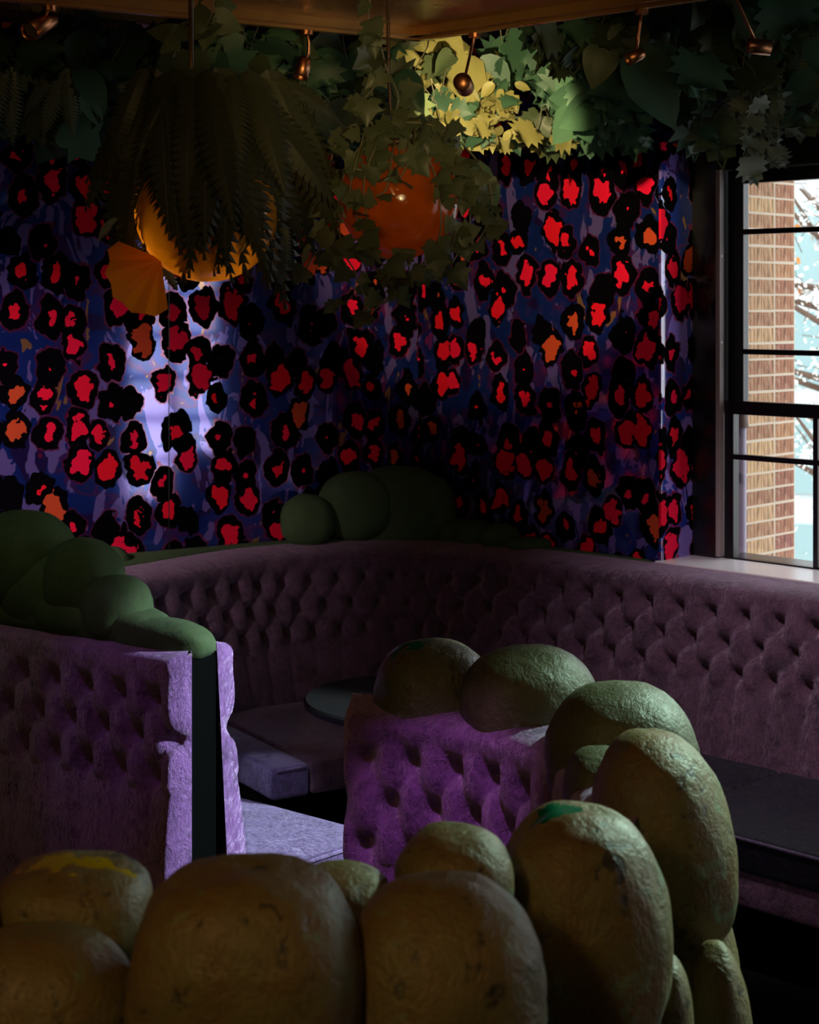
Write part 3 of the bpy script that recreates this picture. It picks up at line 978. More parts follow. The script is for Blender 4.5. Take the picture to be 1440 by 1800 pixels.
rim(PL, 5.0, 0.055, ZP - 0.012, ZP + 0.012)
rim(PR, 5.5, 0.055, ZP - 0.012, ZP + 0.012)
rim(PL, 5.0, 0.022, ZP - 0.02, ZP - 0.012)
rim(PR, 5.5, 0.022, ZP - 0.02, ZP - 0.012)
bm_ = empty('ceiling_beam', Vector((-1.6, 5.2, 3.06)), 'copper-coloured ceiling beam beyond the panel at the far left', 'beam')
a0 = at(330, 46, 5.75); b0 = a0 + PL * 3.2
nn = Vector((-PL.y, PL.x, 0)); nn = nn if nn.y > 0 else -nn
prism('beam_casing', [p.xy for p in (a0, b0, b0 + nn * 0.25, a0 + nn * 0.25)], a0.z, a0.z + 0.13, M['copper'], bm_, bm_.location)

# ------------------------------------------------------------------ copper spotlights


def spotlight(top, head, aim, label, head_len=0.075, head_r=0.026, lamp_power=0, size=0.6, color=(1, .8, .45), bend=0.0):
    top, head, aim = Vector(top), Vector(head), Vector(aim)
    t = empty('spotlight', top, label, 'spotlight', 'copper spotlights under the ceiling')
    d = (aim - head).normalized()
    mid = top.lerp(head, 0.6) + Vector((bend, 0, 0))
    def put(nm, mb, mat, sm=True):
        me = mb.mesh(nm, mat, sm)
        for v in me.vertices: v.co -= t.location
        return link(nm, me, t, t.location)
    put('mount', MB().lathe([(0.0001, 0.0), (0.018, 0.0), (0.018, -0.012), (0.0001, -0.012)], top, 14), M['copper_dark'], False)
    put('rod', MB().tube([top, top.lerp(mid, .5) + Vector((bend * .3, 0, 0)), mid, head], 0.0045, 8), M['copper_dark'])
    back = head - d * head_len * 0.45
    put('lamp_head', MB().lathe([(0.0001, 0.0), (head_r * 0.9, 0.0), (head_r, 0.008), (head_r, head_len), (head_r * 0.9, head_len), (head_r * 0.88, head_len - 0.02)], back, 20, d), M['copper_dark'])
    put('lens', MB().lathe([(0.0001, 0.0), (head_r * 0.88, 0.0)], back + d * (head_len - 0.018), 20, d), M['lens'] if lamp_power else M['lens_off'])
    if lamp_power:
        l = lamp('spot_beam', 'SPOT', back + d * (head_len + 0.005), aim, lamp_power, color, spot_size=size, spot_blend=0.35, shadow_soft_size=0.012)
    return t


spotlight(at(835, 59, 4.705), at(815, 148, 4.80), (0.40, 6.8, 2.66), 'copper spotlight whose yellow beam lights the leaves beside the panel corner', 0.10, 0.027, 170, 0.80, (1.0, 0.80, 0.42))
spotlight(at(87, 11, 4.28), at(72, 42, 4.30), at(20, 75, 4.2), 'short copper spotlight tilted down at the far left of the panel rim', 0.10, 0.027)
spotlight(at(539, 54, 4.66), at(533, 118, 4.68), at(505, 240, 4.6), 'brass rodded spotlight hanging behind the fern fronds', 0.06, 0.02, bend=0.012)
spotlight(at(1128, 17, 4.327), at(1118, 98, 4.34), at(1060, 130, 4.3), 'small brass spotlight on a long rod over the large pointed leaf', 0.05, 0.016)
spotlight(at(1286, -21, 4.14), at(1332, 82, 4.2), at(1400, 88, 4.2), 'short brass spotlight with a square-ended head above the window', 0.06, 0.02)

# ------------------------------------------------------------------ leaves
rng = random.Random(7)


def leaf_mesh(name, outline, mat, fold=0.25, curl=0.25, cols=1):
    """outline: half outline (x >= 0, y from 0 at the stalk to 1 at the tip); folded along the midrib, curled along its length"""
    V, F = [], []
    n = len(outline)
    def zz(x, y, k):
        return -curl * y * y + fold * (x - 0.9 * x * x) + 0.05 * math.sin(9 * y + k) * x
    rows = []
    for sgn, part in ((1, 1.0), (1, 0.5), (0, 0.0), (-1, 0.5), (-1, 1.0)):
        rows.append(len(V))
        for x, y in outline:
            ym = y if part != 0.5 else y * 0.92 + 0.03
            V.append((sgn * part * x, ym if part else y, zz(part * x, y, sgn)))
    for r in range(4):
        for k in range(n - 1):
            a, b = rows[r] + k, rows[r + 1] + k
            F.append((a, a + 1, b + 1, b))
    return mesh(name, V, F, mat, True)


IVY = [(0.0, 0.0), (0.22, -0.10), (0.50, -0.02), (0.56, 0.12), (0.40, 0.28), (0.62, 0.46), (0.36, 0.52), (0.22, 0.72), (0.0, 1.0)]
JAG = [(0.0, 0.0), (0.30, -0.08), (0.42, 0.05), (0.36, 0.12), (0.58, 0.20), (0.46, 0.30), (0.66, 0.44), (0.40, 0.46), (0.52, 0.66), (0.28, 0.64), (0.26, 0.84), (0.10, 0.82), (0.0, 1.0)]
OVA = [(0.0, 0.0), (0.16, 0.06), (0.30, 0.22), (0.35, 0.42), (0.30, 0.62), (0.18, 0.82), (0.0, 1.0)]
LNG = [(0.0, 0.0), (0.10, 0.05), (0.21, 0.2), (0.25, 0.42), (0.22, 0.62), (0.12, 0.84), (0.0, 1.0)]
HRT = [(0.0, 0.05), (0.16, -0.12), (0.38, -0.08), (0.48, 0.12), (0.44, 0.36), (0.28, 0.66), (0.0, 1.0)]


def set_of(shape, mat, nm='leaf'):
    return [leaf_mesh(nm, shape, mat, f, c) for f, c in ((0.25, 0.2), (0.5, 0.35), (-0.2, 0.3), (0.1, 0.05))]


S = {}
for key, shape, mat in (('ivy', IVY, 'leaf_ivy'), ('jag', JAG, 'leaf_dark'), ('ova', OVA, 'leaf_dark'), ('lng', LNG, 'leaf_dark'), ('hrt', HRT, 'leaf_mid'),
                        ('jagm', JAG, 'leaf_mid'), ('sage', JAG, 'leaf_sage'), ('ylng', LNG, 'leaf_yellow'), ('yova', OVA, 'leaf_yellow'), ('yjag', JAG, 'leaf_yellow'), ('yivy', IVY, 'leaf_yellow'), ('ivyd', IVY, 'leaf_dark')):
    S[key] = set_of(shape, M[mat])


def put_leaf(parent, me, pos, size, direction, up=None, roll=0.0, name='leaf'):
    """stalk end at pos, tip along direction, upper face towards up"""
    y = Vector(direction).normalized()
    z = Vector(up) if up is not None else Vector((0, -1, 0.3))
    z = (z - y * z.dot(y))
    if z.length < 1e-3: z = y.orthogonal()
    z.normalize()
    x = y.cross(z)
    R = Matrix((x, y, z)).transposed()
    R = R @ Matrix.Rotation(roll, 3, 'Y')
    o = link(name, me, parent, pos)
    o.rotation_euler = R.to_euler()
    o.scale = (size, size, size)
    return o


def rdir(down=0.7, spread=1.0):
    return Vector((rng.uniform(-1, 1) * spread, rng.uniform(-1, 1) * spread * 0.7, -down + rng.uniform(-.4, .4))).normalized()


def clump(name, label, group, boxes, kinds, n, size, base, down=0.7, spread=1.0, cat='plant', stems=3):
    """a bunch of artificial leaves; boxes are (px0, py0, px1, py1, d0, d1) regions of space that the bunch fills"""
    t = empty(name, base, label, cat, group)
    tot = sum((b[2] - b[0]) * (b[3] - b[1]) for b in boxes)
    first = []
    for b in boxes:
        k = max(1, round(n * (b[2] - b[0]) * (b[3] - b[1]) / tot))
        for _ in range(k):
            d = rng.uniform(b[4], b[5])
            p = at(rng.uniform(b[0], b[2]), rng.uniform(b[1], b[3]), d)
            kk = rng.choice(kinds)
            put_leaf(t, rng.choice(S[kk]), p, size * rng.uniform(0.65, 1.3), rdir(down, spread), Vector((rng.uniform(-.6, .6), -1, rng.uniform(-.2, .9))), rng.uniform(-.5, .5))
            if rng.random() < 0.25: first.append(p)
    mb = MB()
    first.sort(key=lambda p: p.x)
    for p in first[:14]:
        q = p + Vector((rng.uniform(-.1, .1), rng.uniform(-.05, .1), rng.uniform(.1, .22)))
        mb.tube([p, p.lerp(q, .5) + Vector((0.02, 0, 0.01)), q], 0.0025, 5)
    if first:
        me = mb.mesh('stem', M['stem'], True)
        for v in me.vertices: v.co -= t.location
        o = link('stem', me, t, t.location)
        o['kind'] = 'stuff'
    return t


G1 = 'artificial foliage hung round the ceiling'
clump('vine_bunch', 'dark broad-leaved foliage bunch filling the top left corner', G1, [(-40, 60, 150, 140, 5.2, 6.2), (-40, 140, 70, 190, 5.4, 6.0), (0, 50, 60, 75, 5.3, 5.6)], ['jag', 'ova', 'jagm'], 46, 0.15, at(50, 40, 5.8))
clump('vine_bunch', 'dark tangled foliage bunch under the copper beam left of the fern', G1, [(120, 30, 300, 130, 5.0, 6.0), (90, 90, 220, 240, 5.4, 6.2)], ['jag', 'ova', 'ivyd'], 60, 0.15, at(200, 20, 5.6))
clump('vine_bunch', 'dark foliage bunch above and behind the fern basket', G1, [(290, 60, 600, 150, 4.9, 6.2), (320, 70, 450, 115, 4.8, 5.1), (480, 120, 640, 230, 5.2, 6.2)], ['jag', 'ova', 'hrt', 'ivyd'], 84, 0.15, at(450, 40, 5.6))
clump('vine_bunch', 'dark foliage between the hanging wire and the yellow lit leaves', G1, [(600, 70, 730, 200, 5.2, 6.3), (560, 180, 700, 240, 5.4, 6.2), (700, 66, 850, 110, 5.9, 6.5)], ['hrt', 'jagm', 'ova'], 44, 0.14, at(660, 50, 5.8))
clump('vine_bunch', 'dark foliage bunch right of the yellow beam reaching down the papered wall', G1, [(985, 60, 1100, 200, 5.6, 6.5), (880, 60, 990, 120, 6.3, 6.6), (980, 170, 1100, 225, 6.0, 6.4)], ['jag', 'jag', 'ova'], 84, 0.15, at(960, 40, 6.0))
clump('vine_bunch', 'dark cut-leaf foliage bunch above the window beside the brass rod', G1, [(1090, -10, 1300, 150, 4.9, 5.9), (1170, 140, 1290, 215, 5.3, 5.8), (960, 20, 1110, 110, 4.9, 5.6)], ['jag', 'jag', 'hrt', 'jagm'], 90, 0.145, at(1190, 0, 5.4))
clump('vine_bunch', 'dark foliage bunch filling the top right corner', G1, [(1290, -20, 1460, 130, 4.8, 5.8), (1350, 120, 1460, 170, 5.2, 5.7)], ['jag', 'ova', 'jagm'], 50, 0.15, at(1390, -10, 5.2))
clump('trailing_vine', 'jagged-leaved vine trailing down over the window head', None, [(1300, 130, 1370, 215, 5.0, 5.3), (1312, 205, 1362, 275, 5.05, 5.25)], ['sage', 'ivy', 'sage'], 42, 0.082, at(1335, 110, 5.15), down=1.0, spread=0.8, cat='vine')
clump('lit_leaf_bunch', 'yellow lit bunch of crumpled leaves right under the spotlight beam', None, [(740, 155, 900, 250, 6.1, 6.5), (720, 190, 800, 240, 5.9, 6.2), (840, 100, 905, 175, 6.1, 6.5)], ['ylng', 'yova', 'yjag', 'yivy', 'ivyd'], 210, 0.062, at(815, 130, 6.3), cat='plant', down=0.5)
clump('lit_leaf_bunch', 'green-gold lobed leaves at the right edge of the lit wall', None, [(935, 185, 985, 250, 6.2, 6.5)], ['yjag', 'jagm'], 10, 0.11, at(960, 175, 6.4), cat='plant')

# split leaf (monstera) lit yellow
ms = empty('monstera', at(800, 88, 6.2), 'large split monstera leaf lit yellow left of the spotlight head', 'plant')
mo = [(-0.02, 0.0), (0.28, -0.12), (0.52, 0.0), (0.60, 0.18), (0.30, 0.20), (0.63, 0.30), (0.62, 0.46), (0.28, 0.36), (0.56, 0.62), (0.46, 0.74), (0.2, 0.55), (0.32, 0.9), (0.0, 1.02)]
mm_ = leaf_mesh('leaf', mo, M['leaf_yellow'], 0.18, 0.15)
put_leaf(ms, mm_, at(815, 92, 6.2), 0.30, (-0.8, -0.05, -0.55), (0.1, -1, 0.55))
put_leaf(ms, mm_, at(725, 70, 6.3), 0.24, (-0.2, -0.05, -0.85), (0.1, -1, 0.2))
# large pointed leaf
pk = empty('pointed_leaf_plant', at(1110, 90, 4.9), 'single huge pointed dark green leaf hanging beside the brass rod', 'plant')
put_leaf(pk, leaf_mesh('leaf', [(0.0, 0.0), (0.2, 0.04), (0.3, 0.2), (0.33, 0.42), (0.27, 0.62), (0.14, 0.84), (0.0, 1.0)], M['leaf_dark'], 0.35, 0.1), at(1108, 88, 4.9), 0.27, (0.62, 0.0, -1), (0.2, -1, 0.2))
put_leaf(pk, S['hrt'][0], at(1060, 90, 5.0), 0.12, (-0.3, 0, -1), (0, -1, 0.3))

# ------------------------------------------------------------------ ferns


def frond_mesh(L, W, n=18, droop=0.5, cup=0.3, mat=None, jag=True):
    """one fern frond: midrib and n pairs of leaflets, arching over in -z; runs along +y"""
    V, F = [], []
    def mid(u): return Vector((0, L * (u - 0.08 * droop * u * u), -droop * L * u * u * 0.55))
    for i in range(n):
        u = (i + 0.4) / n
        w = W * (math.sin(math.pi * min(1, u * 0.9 + 0.10)) ** 0.6) * (1 - 0.75 * u ** 3)
        du = 0.56 / n
        a, b = mid(u - du), mid(min(1, u + du * 1.1))
        tip = mid(min(1, u + 0.9 / n))
        for sgn in (-1, 1):
            k = len(V)
            m1 = a.lerp(tip, .35) + Vector((sgn * w * .55, 0, -cup * w * .3))
            m2 = b.lerp(tip, .5) + Vector((sgn * w * .55, 0.002, -cup * w * .28))
            V += [a, b, m2, tip + Vector((sgn * w, 0, -cup * w)), m1]
            F.append((k, k + 4, k + 2, k + 1) if sgn > 0 else (k + 1, k + 2, k + 4, k))
            F.append((k + 4, k + 3, k + 2) if sgn > 0 else (k + 2, k + 3, k + 4))
    for i in range(10):
        k = len(V)
        u, u2 = i / 10, (i + 1) / 10
        a, b = mid(u), mid(u2)
        V += [a + Vector((-.003, 0, .002)), a + Vector((.003, 0, .002)), b + Vector((.0025, 0, .002)), b + Vector((-.0025, 0, .002))]
        F.append((k, k + 1, k + 2, k + 3))
    return mesh('frond', V, F, mat)


FR = [frond_mesh(1.0, w, n, dr, cu, M['leaf_fern']) for w, n, dr, cu in ((0.17, 22, 0.9, 0.5), (0.20, 20, 0.6, 0.7), (0.15, 24, 1.2, 0.4))]
FRg = [frond_mesh(1.0, w, n, dr, cu, M['leaf_sage']) for w, n, dr, cu in ((0.17, 20, 0.7, 0.4), (0.15, 22, 1.1, 0.5))]


def hang_frond(parent, me, p, q, face=None):
    """frond from p to q (tip), arching above the straight line"""
    p, q = Vector(p), Vector(q)
    d = q - p
    o = put_leaf(parent, me, p, d.length * 1.02, d + Vector((0, 0, d.length * 0.32)), face or Vector((d.x * .5, -1.0, 0.35)), 0, 'frond')
    return o


fb = empty('fern_basket', at(365, 365, 3.9), 'hanging basket of long dark fern fronds over a glowing yellow amber glass bowl', 'hanging plant', 'hanging baskets below the copper panel')
D1 = 3.9
bc = at(365, 368, D1); R1 = 128 / FPX * D1
prof = [(R1 * math.sin(a) + 0.0001, -R1 * math.cos(a)) for a in [math.radians(x) for x in range(0, 125, 9)]]
link('bowl', MB().lathe(prof, (0, 0, 0), 40).mesh('bowl', M['amber_yellow'], True), fb, bc)
me = MB().tube([at(335, -260, D1) - bc, at(336, 120, D1) - bc], 0.006, 8).mesh('hanging_rod', M['wire'], True)
link('hanging_rod', me, fb, bc)
fl = lamp('bulb', 'POINT', at(345, 395, D1), None, 1.0, (1.0, 0.62, 0.16), shadow_soft_size=0.04)
# fronds: root near the top of the basket, tips round it
tips = [(165, 480, 0.02), (215, 470, -0.1), (300, 420, -0.2), (355, 330, -0.25), (310, 345, -0.22), (420, 470, -0.15), (480, 545, -0.08), (455, 500, -0.12), (515, 430, -0.1), (545, 475, 0.05), (575, 425, 0.02),
        (620, 235, 0.05), (580, 330, 0.0), (150, 350, 0.05), (240, 350, -0.2), (190, 300, -0.1), (270, 430, -0.16), (395, 430, -0.2), (505, 520, 0.0), (140, 400, 0.1), (345, 400, -0.2), (440, 400, -0.24), (480, 330, -0.2), (250, 260, -0.22), (410, 300, -0.25), (560, 380, -0.05), (330, 445, -0.22), (375, 440, -0.25), (285, 400, -0.24), (410, 455, -0.2), (320, 395, -0.27), (390, 380, -0.28), (445, 440, -0.2), (250, 380, -0.2), (355, 415, -0.26), (220, 400, -0.15), (475, 420, -0.15)]
tips += [(300 + 15 * q, 425 + 30 * ((q * 7) % 4) / 3, -0.24 - 0.02 * (q % 3)) for q in range(10)]
for i, (tx, ty, dd) in enumerate(tips):
    root = at(365 + rng.uniform(-60, 60) + (tx - 365) * 0.35, 135 + rng.uniform(-15, 30), D1 + dd * 0.5)
    hang_frond(fb, FR[i % 3], root, at(tx, ty, D1 + dd))
for i, (rx_, ry_, tx, ty, dd) in enumerate([(478, 365, 430, 500, 0.06), (500, 400, 480, 540, 0.02), (240, 380, 300, 530, 0.05), (205, 385, 150, 440, 0.12), (420, 400, 385, 480, 0.05), (205, 385, 225, 450, 0.04), (545, 430, 525, 480, 0.1)]):
    hang_frond(fb, FRg[i % 2], at(rx_, ry_, D1 + dd - 0.03), at(tx, ty, D1 + dd))
# orange leaf with radiating veins
V = [(0, 0, 0)]
for i in range(11):
    a = math.radians(-112 + 12.2 * i)
    r = (0.112, 0.128, 0.122, 0.134, 0.130, 0.140, 0.134, 0.140, 0.132, 0.134, 0.118)[i]
    V.append((r * math.sin(a), -0.012 * (i % 2) - 0.03 * math.cos(a * 1.4), -r * math.cos(a)))
F = [(0, i, i + 1) for i in range(1, len(V) - 1)]
ol = link('orange_leaf', mesh('orange_leaf', V, F, M['leaf_orange']), fb, at(283, 455, D1 - 0.06))
ol['label'] = 'broad orange leaf with radiating veins'

# second fern, far left
fr = empty('fern', at(90, 110, 5.3), 'olive fern fronds drooping at the far left over the papered wall', 'fern')
for rx_, ry_, tx, ty, dd in ((120, 120, 70, 250, 0), (118, 130, 120, 245, -.03), (20, 110, 10, 255, .05), (10, 120, -30, 260, 0), (100, 120, 40, 215, .1)):
    hang_frond(fr, FRg[0], at(rx_, ry_, 5.3 + dd), at(tx, ty, 5.3 + dd))
fr = empty('fern', at(1430, 60, 5.2), 'grey-green fern frond cut off by the right edge above the window', 'fern')
for rx_, ry_, tx, ty, dd in ((1460, 40, 1410, 185, 0), (1470, 60, 1445, 200, .05), (1440, 30, 1390, 130, .08)):
    hang_frond(fr, FRg[0], at(rx_, ry_, 5.2 + dd), at(tx, ty, 5.2 + dd))

# ------------------------------------------------------------------ ivy basket with an amber globe
D2 = 4.1
ib = empty('ivy_basket', at(700, 345, D2), 'hanging amber glass globe wrapped in small trailing ivy', 'hanging plant', 'hanging baskets below the copper panel')
gc = at(702, 350, D2); R2 = 106 / FPX * D2
prof = [(R2 * math.sin(a) + 0.0001, -R2 * math.cos(a)) for a in [math.radians(x) for x in range(0, 150, 8)]]
link('globe', MB().lathe(prof, (0, 0, 0), 40).mesh('globe', M['amber'], True), ib, gc)
link('rim', MB().lathe([(R2 * .52, R2 * .84), (R2 * .60, R2 * .88), (R2 * .58, R2 * .95), (R2 * .5, R2 * .92)], (0, 0, 0), 32).mesh('rim', M['wire'], True), ib, gc)
link('hanging_wire', MB().tube([at(681, -280, D2) - gc, at(683, 120, D2) - gc, at(688, 215, D2) - gc, at(702, 300, D2) - gc], 0.0045, 8).mesh('hanging_wire', M['wire'], True), ib, gc)
lamp('bulb', 'POINT', gc + Vector((0.0, 0.02, -0.03)), None, 0.09, (1.0, 0.45, 0.10), shadow_soft_size=0.03)
camv = Vector((0, 0, CAMZ))


def vine(parent, pts, n, size, kind='ivy', jitter=14):
    """trailing stem through the given points with n leaves"""
    P3 = [at(*p) for p in pts]
    fine, _t = [], 0
    for i in range(len(P3) - 1):
        p0, p1, p2, p3 = P3[max(i - 1, 0)], P3[i], P3[i + 1], P3[min(i + 2, len(P3) - 1)]
        for k in range(6):
            u = k / 6
            fine.append(0.5 * ((2 * p1) + (p2 - p0) * u + (2 * p0 - 5 * p1 + 4 * p2 - p3) * u * u + (3 * p1 - p0 - 3 * p2 + p3) * u ** 3))
    fine.append(P3[-1])
    me = MB().tube([p - parent.location for p in fine], 0.0022, 5).mesh('vine_stem', M['stem'], True)
    link('vine_stem', me, parent, parent.location)
    for k in range(n):
        f = (k + rng.random() * 0.8) / n * (len(fine) - 1)
        i = min(int(f), len(fine) - 2)
        p = fine[i].lerp(fine[i + 1], f - i)
        out = Vector((rng.uniform(-1, 1), rng.uniform(-.9, .3), rng.uniform(-1.0, .35))).normalized()
        put_leaf(parent, rng.choice(S[kind]), p + out * 0.012, size * rng.uniform(0.6, 1.25), out, Vector((rng.uniform(-.5, .5), -1, rng.uniform(-.2, .9))), rng.uniform(-.5, .5))


D = D2
RR = R2 * FPX / D2
for pts, n in [
        ([(700, 225, D), (640, 250, D - .1), (598, 330, D - .08), (600, 430, D - .02), (625, 480, D), (650, 552, D)], 17),
        ([(650, 552, D), (690, 515, D), (720, 490, D - .02), (770, 440, D)], 6),
        ([(620, 520, D), (605, 532, D), (586, 527, D)], 2),
        ([(710, 225, D), (760, 245, D - .08), (815, 320, D - .05), (825, 400, D), (790, 470, D)], 18),
        ([(720, 225, D), (790, 235, D - .03), (850, 300, D), (865, 370, D + .02), (840, 425, D)], 16),
        ([(690, 225, D), (660, 260, D - .13), (640, 320, D - .14), (645, 380, D - .12), (660, 430, D - .08)], 13),
        ([(700, 225, D), (690, 270, D - .15), (680, 330, D - .155), (660, 345, D - .15)], 7),
        ([(640, 430, D - .08), (680, 470, D - .03), (730, 490, D - .02), (790, 440, D - .03), (800, 400, D - .08)], 15),
        ([(720, 225, D), (750, 270, D - .14), (770, 330, D - .12), (775, 400, D - .1), (760, 450, D - .06)], 9),
        ([(600, 420, D - .02), (560, 440, D), (540, 470, D + .02)], 5),
        ([(660, 215, D), (610, 225, D), (585, 270, D), (575, 350, D), (590, 420, D)], 10),
        ([(640, 235, D - .1), (625, 290, D - .14), (615, 350, D - .12), (640, 410, D - .1)], 12),
        ([(730, 225, D - .1), (725, 270, D - .15), (700, 320, D - .16)], 8),
        ([(780, 240, D - .08), (790, 300, D - .1), (770, 350, D - .11)], 9),
        ([(620, 440, D - .05), (680, 455, D - .09), (720, 470, D - .06), (690, 500, D - .02)], 11),
        ([(650, 230, D - .05), (700, 215, D - .1), (760, 220, D - .1), (800, 240, D - .04)], 12)]:
    vine(ib, pts, n, 0.052)
it = empty('trailing_ivy', at(655, -20, 3.95), 'single ivy strand trailing past the panel corner beside the hanging wire', 'vine')
vine(it, [(655, -40, 3.95), (648, 30, 3.95), (655, 90, 3.95), (665, 140, 4.0), (640, 180, 4.0), (660, 230, 4.0)], 13, 0.055)
vine(it, [(665, 60, 3.95), (680, 120, 3.97), (700, 170, 4.0), (690, 215, 4.0)], 9, 0.055)
it2 = empty('trailing_ivy', at(345, -20, 4.1), 'ivy strand climbing the rod above the fern basket', 'vine')
vine(it2, [(380, -30, 4.1), (370, 30, 4.1), (345, 60, 4.1), (320, 50, 4.15), (305, 100, 4.1)], 14, 0.06, 'hrt')
sl = empty('side_ivy', at(880, 300, 4.2), 'broad oval leaf pair at the right of the ivy globe', 'plant')
put_leaf(sl, S['ova'][0], at(840, 300, 4.2), 0.13, (0.25, 0, -1), (0, -1, 0.2))
put_leaf(sl, S['ova'][3], at(810, 285, 4.22), 0.14, (0.75, 0, -0.9), (0.1, -1, 0.2))

# ------------------------------------------------------------------ outside the window
pier = bpy.data.objects.new('brick_pier', None); COL.objects.link(pier); pier.location = TO(1.2, 0.8, -3.2)
tag(pier, 'sunlit brick pier of wire-cut bricks outside the window', 'pier')
T0 = 1.2
mb = MB(WM).box((T0 - 0.45, 0.42, -3.2), (T0 - 0.001, 1.314, 4.2))
me = mb.mesh('mortar_core', M['mortar'])
for v in me.vertices: v.co -= pier.location
link('mortar_core', me, pier, pier.location)


def brick(w):
    mb = MB(); mb.box((-w / 2, -0.05, -0.032), (w / 2, 0.0, 0.032))
    return mb.mesh('brick', None, bevel=0.003)


br_l, br_s, br_m = brick(0.266), brick(0.158), brick(0.266)
for me_, m_ in ((br_l, M['brick']), (br_s, M['brick_red']), (br_m, M['brick'])):
    me_.materials.append(m_)
brot = frame_matrix(Vector((0, 0, 0)), -WO, WD).to_euler()
zc = 0.78
k = 0
while zc < 2.95:
    for me_, o_ in ((br_m, 0.728), (br_l, 1.004), (br_s, 1.227)):
        if me_ is br_m and zc < 0: continue
        b_ = link('brick', me_, pier, TO(T0 + rng.uniform(0.0, 0.0012), o_, zc + rng.uniform(-.0015, .0015)))
        b_.rotation_euler = brot
        b_.rotation_euler.rotate_axis('Y', rng.uniform(-0.008, 0.008))
    zc += 0.0745
    k += 1
dp = empty('downpipe', TO(1.457, 0.47, -3), 'lilac painted downpipe just outside the left sash', 'pipe')
link('pipe', MB().tube([Vector((0, 0, 0)), Vector((0, 0, 6.5))], 0.028, 12).mesh('pipe', M['pipe'], True), dp, dp.location)
link('bracket', MB().lathe([(0.03, -.03), (0.037, -.03), (0.037, .03), (0.03, .03)], (0, 0, 0), 14).mesh('bracket', simple('brown_pipe_collar', (0.20, 0.12, 0.10), 0.6), True), dp, TO(1.457, 0.47, 1.62))

# blossom tree and a pale building beyond
tr = empty('blossom_tree', (2.98, 11.2, -3.2), 'tree with white blossom and orange buds beyond the brick pier', 'tree')
TL = tr.location
mb = MB()
mb.tube([(0, 0, 0), (0.05, 0, 2.2), (-0.05, 0.05, 4.4), (0.1, 0, 7.2)], [0.12, 0.1, 0.07, 0.03], 8)
link('trunk', mb.mesh('trunk', simple('tree_bark', (0.16, 0.10, 0.07), 0.9), True), tr, TL)
tips_ = []
for i in range(44):
    z = 3.4 + i * 0.08
    a = rng.uniform(0, 2 * math.pi)
    p0 = Vector((0, 0, z)); L_ = rng.uniform(0.5, 1.3)
    p2 = p0 + Vector((math.cos(a) * L_, math.sin(a) * L_ * .7, rng.uniform(0.15, 0.6)))
    p1 = p0.lerp(p2, .5) + Vector((0, 0, -0.06))
    link('branch', MB().tube([p0, p1, p2], [0.026, 0.018, 0.009], 6).mesh('branch', bpy.data.materials['tree_bark'], True), tr, TL)
    tips_ += [p1, p2, p0.lerp(p2, .75), p0.lerp(p2, .35)]
bl = bpy.data.meshes.new('blossom')
Vb, Fb = [], []
for k in range(5):
    a = k * 2 * math.pi / 5
    c_, s_ = math.cos(a), math.sin(a)
    n_ = len(Vb)
    Vb += [(0, 0, 0), (c_ * .6 - s_ * .35, s_ * .6 + c_ * .35, .15), (c_, s_, .22), (c_ * .6 + s_ * .35, s_ * .6 - c_ * .35, .15)]
    Fb.append((n_, n_ + 1, n_ + 2, n_ + 3))
bl.from_pydata(Vb, [], Fb); bl.materials.append(simple('white_blossom', (0.85, 0.85, 0.80), 0.7))
bud = S['ova'][0].copy(); bud.materials.clear(); bud.materials.append(simple('orange_bud', (0.55, 0.22, 0.05), 0.7)); bud.name = 'bud'
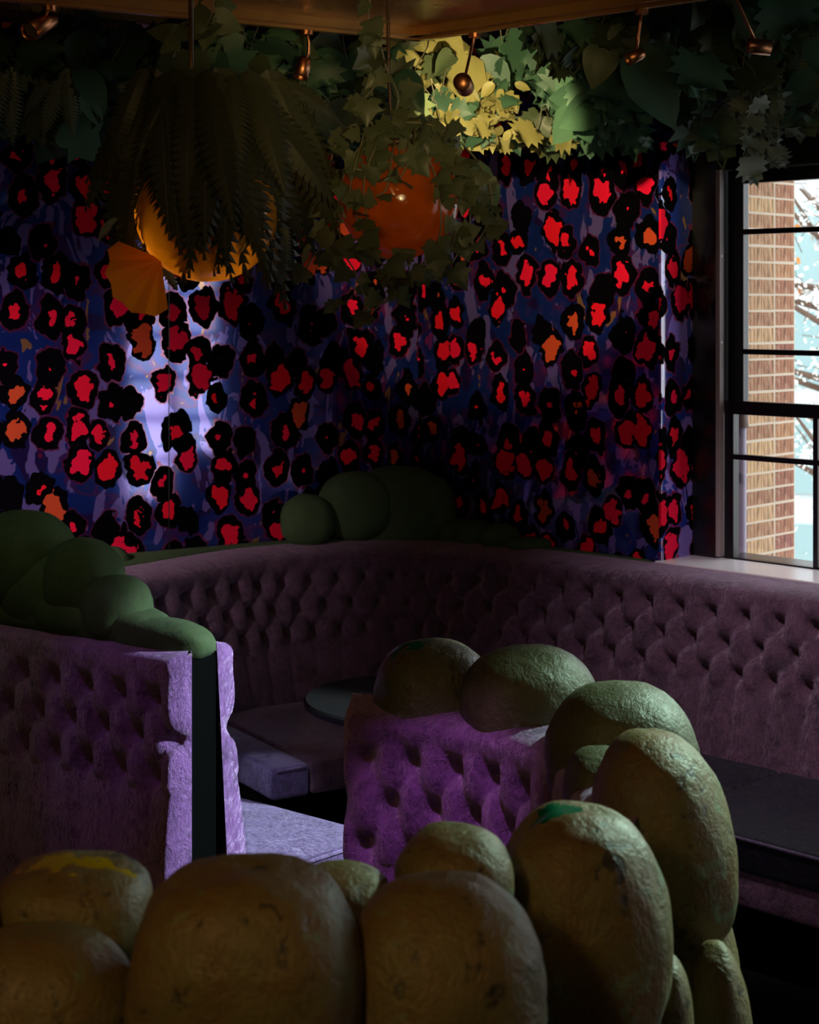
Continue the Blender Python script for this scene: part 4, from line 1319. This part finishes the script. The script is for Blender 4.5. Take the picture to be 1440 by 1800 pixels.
for i in range(290):
    p = rng.choice(tips_) + Vector((rng.gauss(0, .16), rng.gauss(0, .14), rng.gauss(0, .16)))
    if i % 4 == 3:
        put_leaf(tr, bud, TL + p, 0.07, rdir(.2), None, 0, 'bud')
    else:
        o = link('blossom', bl, tr, TL + p)
        s_ = rng.uniform(.018, .045)
        o.scale = (s_, s_, s_)
        o.rotation_euler = (rng.uniform(0, 6), rng.uniform(0, 6), rng.uniform(0, 6))
mb = MB(); Vp, Fp = [], []
for i in range(520):
    p = rng.choice(tips_) + Vector((rng.gauss(0, .12), rng.gauss(0, .1), rng.gauss(0, .12)))
    q = p + Vector((rng.uniform(-.2, .2), rng.uniform(-.1, .1), rng.uniform(-.08, .22)))
    mb.tube([p, q], 0.004, 3, False)
    for _ in range(9):
        c = p.lerp(q, rng.random()) + Vector((rng.gauss(0, .05), rng.gauss(0, .05), rng.gauss(0, .05)))
        u = Vector((rng.uniform(-1, 1), rng.uniform(-1, 1), rng.uniform(-1, 1))).normalized(); w = u.orthogonal().normalized()
        r_ = rng.uniform(.010, .026); n_ = len(Vp)
        Vp += [c + u * r_, c + w * r_, c - u * r_, c - w * r_]; Fp.append((n_, n_ + 1, n_ + 2, n_ + 3))
o = link('twigs', mb.mesh('twigs', bpy.data.materials['tree_bark']), tr, TL); o['kind'] = 'stuff'
o = link('small_blossom', mesh('small_blossom', Vp, Fp, bl.materials[0]), tr, TL); o['kind'] = 'stuff'
hb = empty('building', (5.5, 19, -3.2), 'pale building with teal panels seen through the blossom', 'building')
prism('wall', [(3.4, 19), (9.5, 17), (10, 23), (4, 23)], -3.2, 3.6, simple('pale_render', (0.60, 0.66, 0.66), 0.9), hb, hb.location)
tl = simple('teal_window', (0.27, 0.40, 0.40), 0.3)
fd = Vector((6.1, -2.0, 0)).normalized(); fn_ = Vector((fd.y, -fd.x, 0))
for r_ in range(5):
    for c_ in range(3):
        a_ = Vector((3.4, 19, 0)) + fd * (0.35 + c_ * 1.6) + fn_ * 0.0
        b_ = a_ + fd * 1.0
        prism('window', [p.xy for p in (a_ + fn_ * .06, b_ + fn_ * .06, b_ - fn_ * .03, a_ - fn_ * .03)], -2.4 + r_ * 1.2, -1.55 + r_ * 1.2, tl, hb, hb.location)
gr = MB().box((-40, 8.8, -3.4), (60, 80, -3.2)).mesh('ground', simple('pale_paving', (0.35, 0.34, 0.32), 0.9))
tag(link('ground', gr), kind='structure')
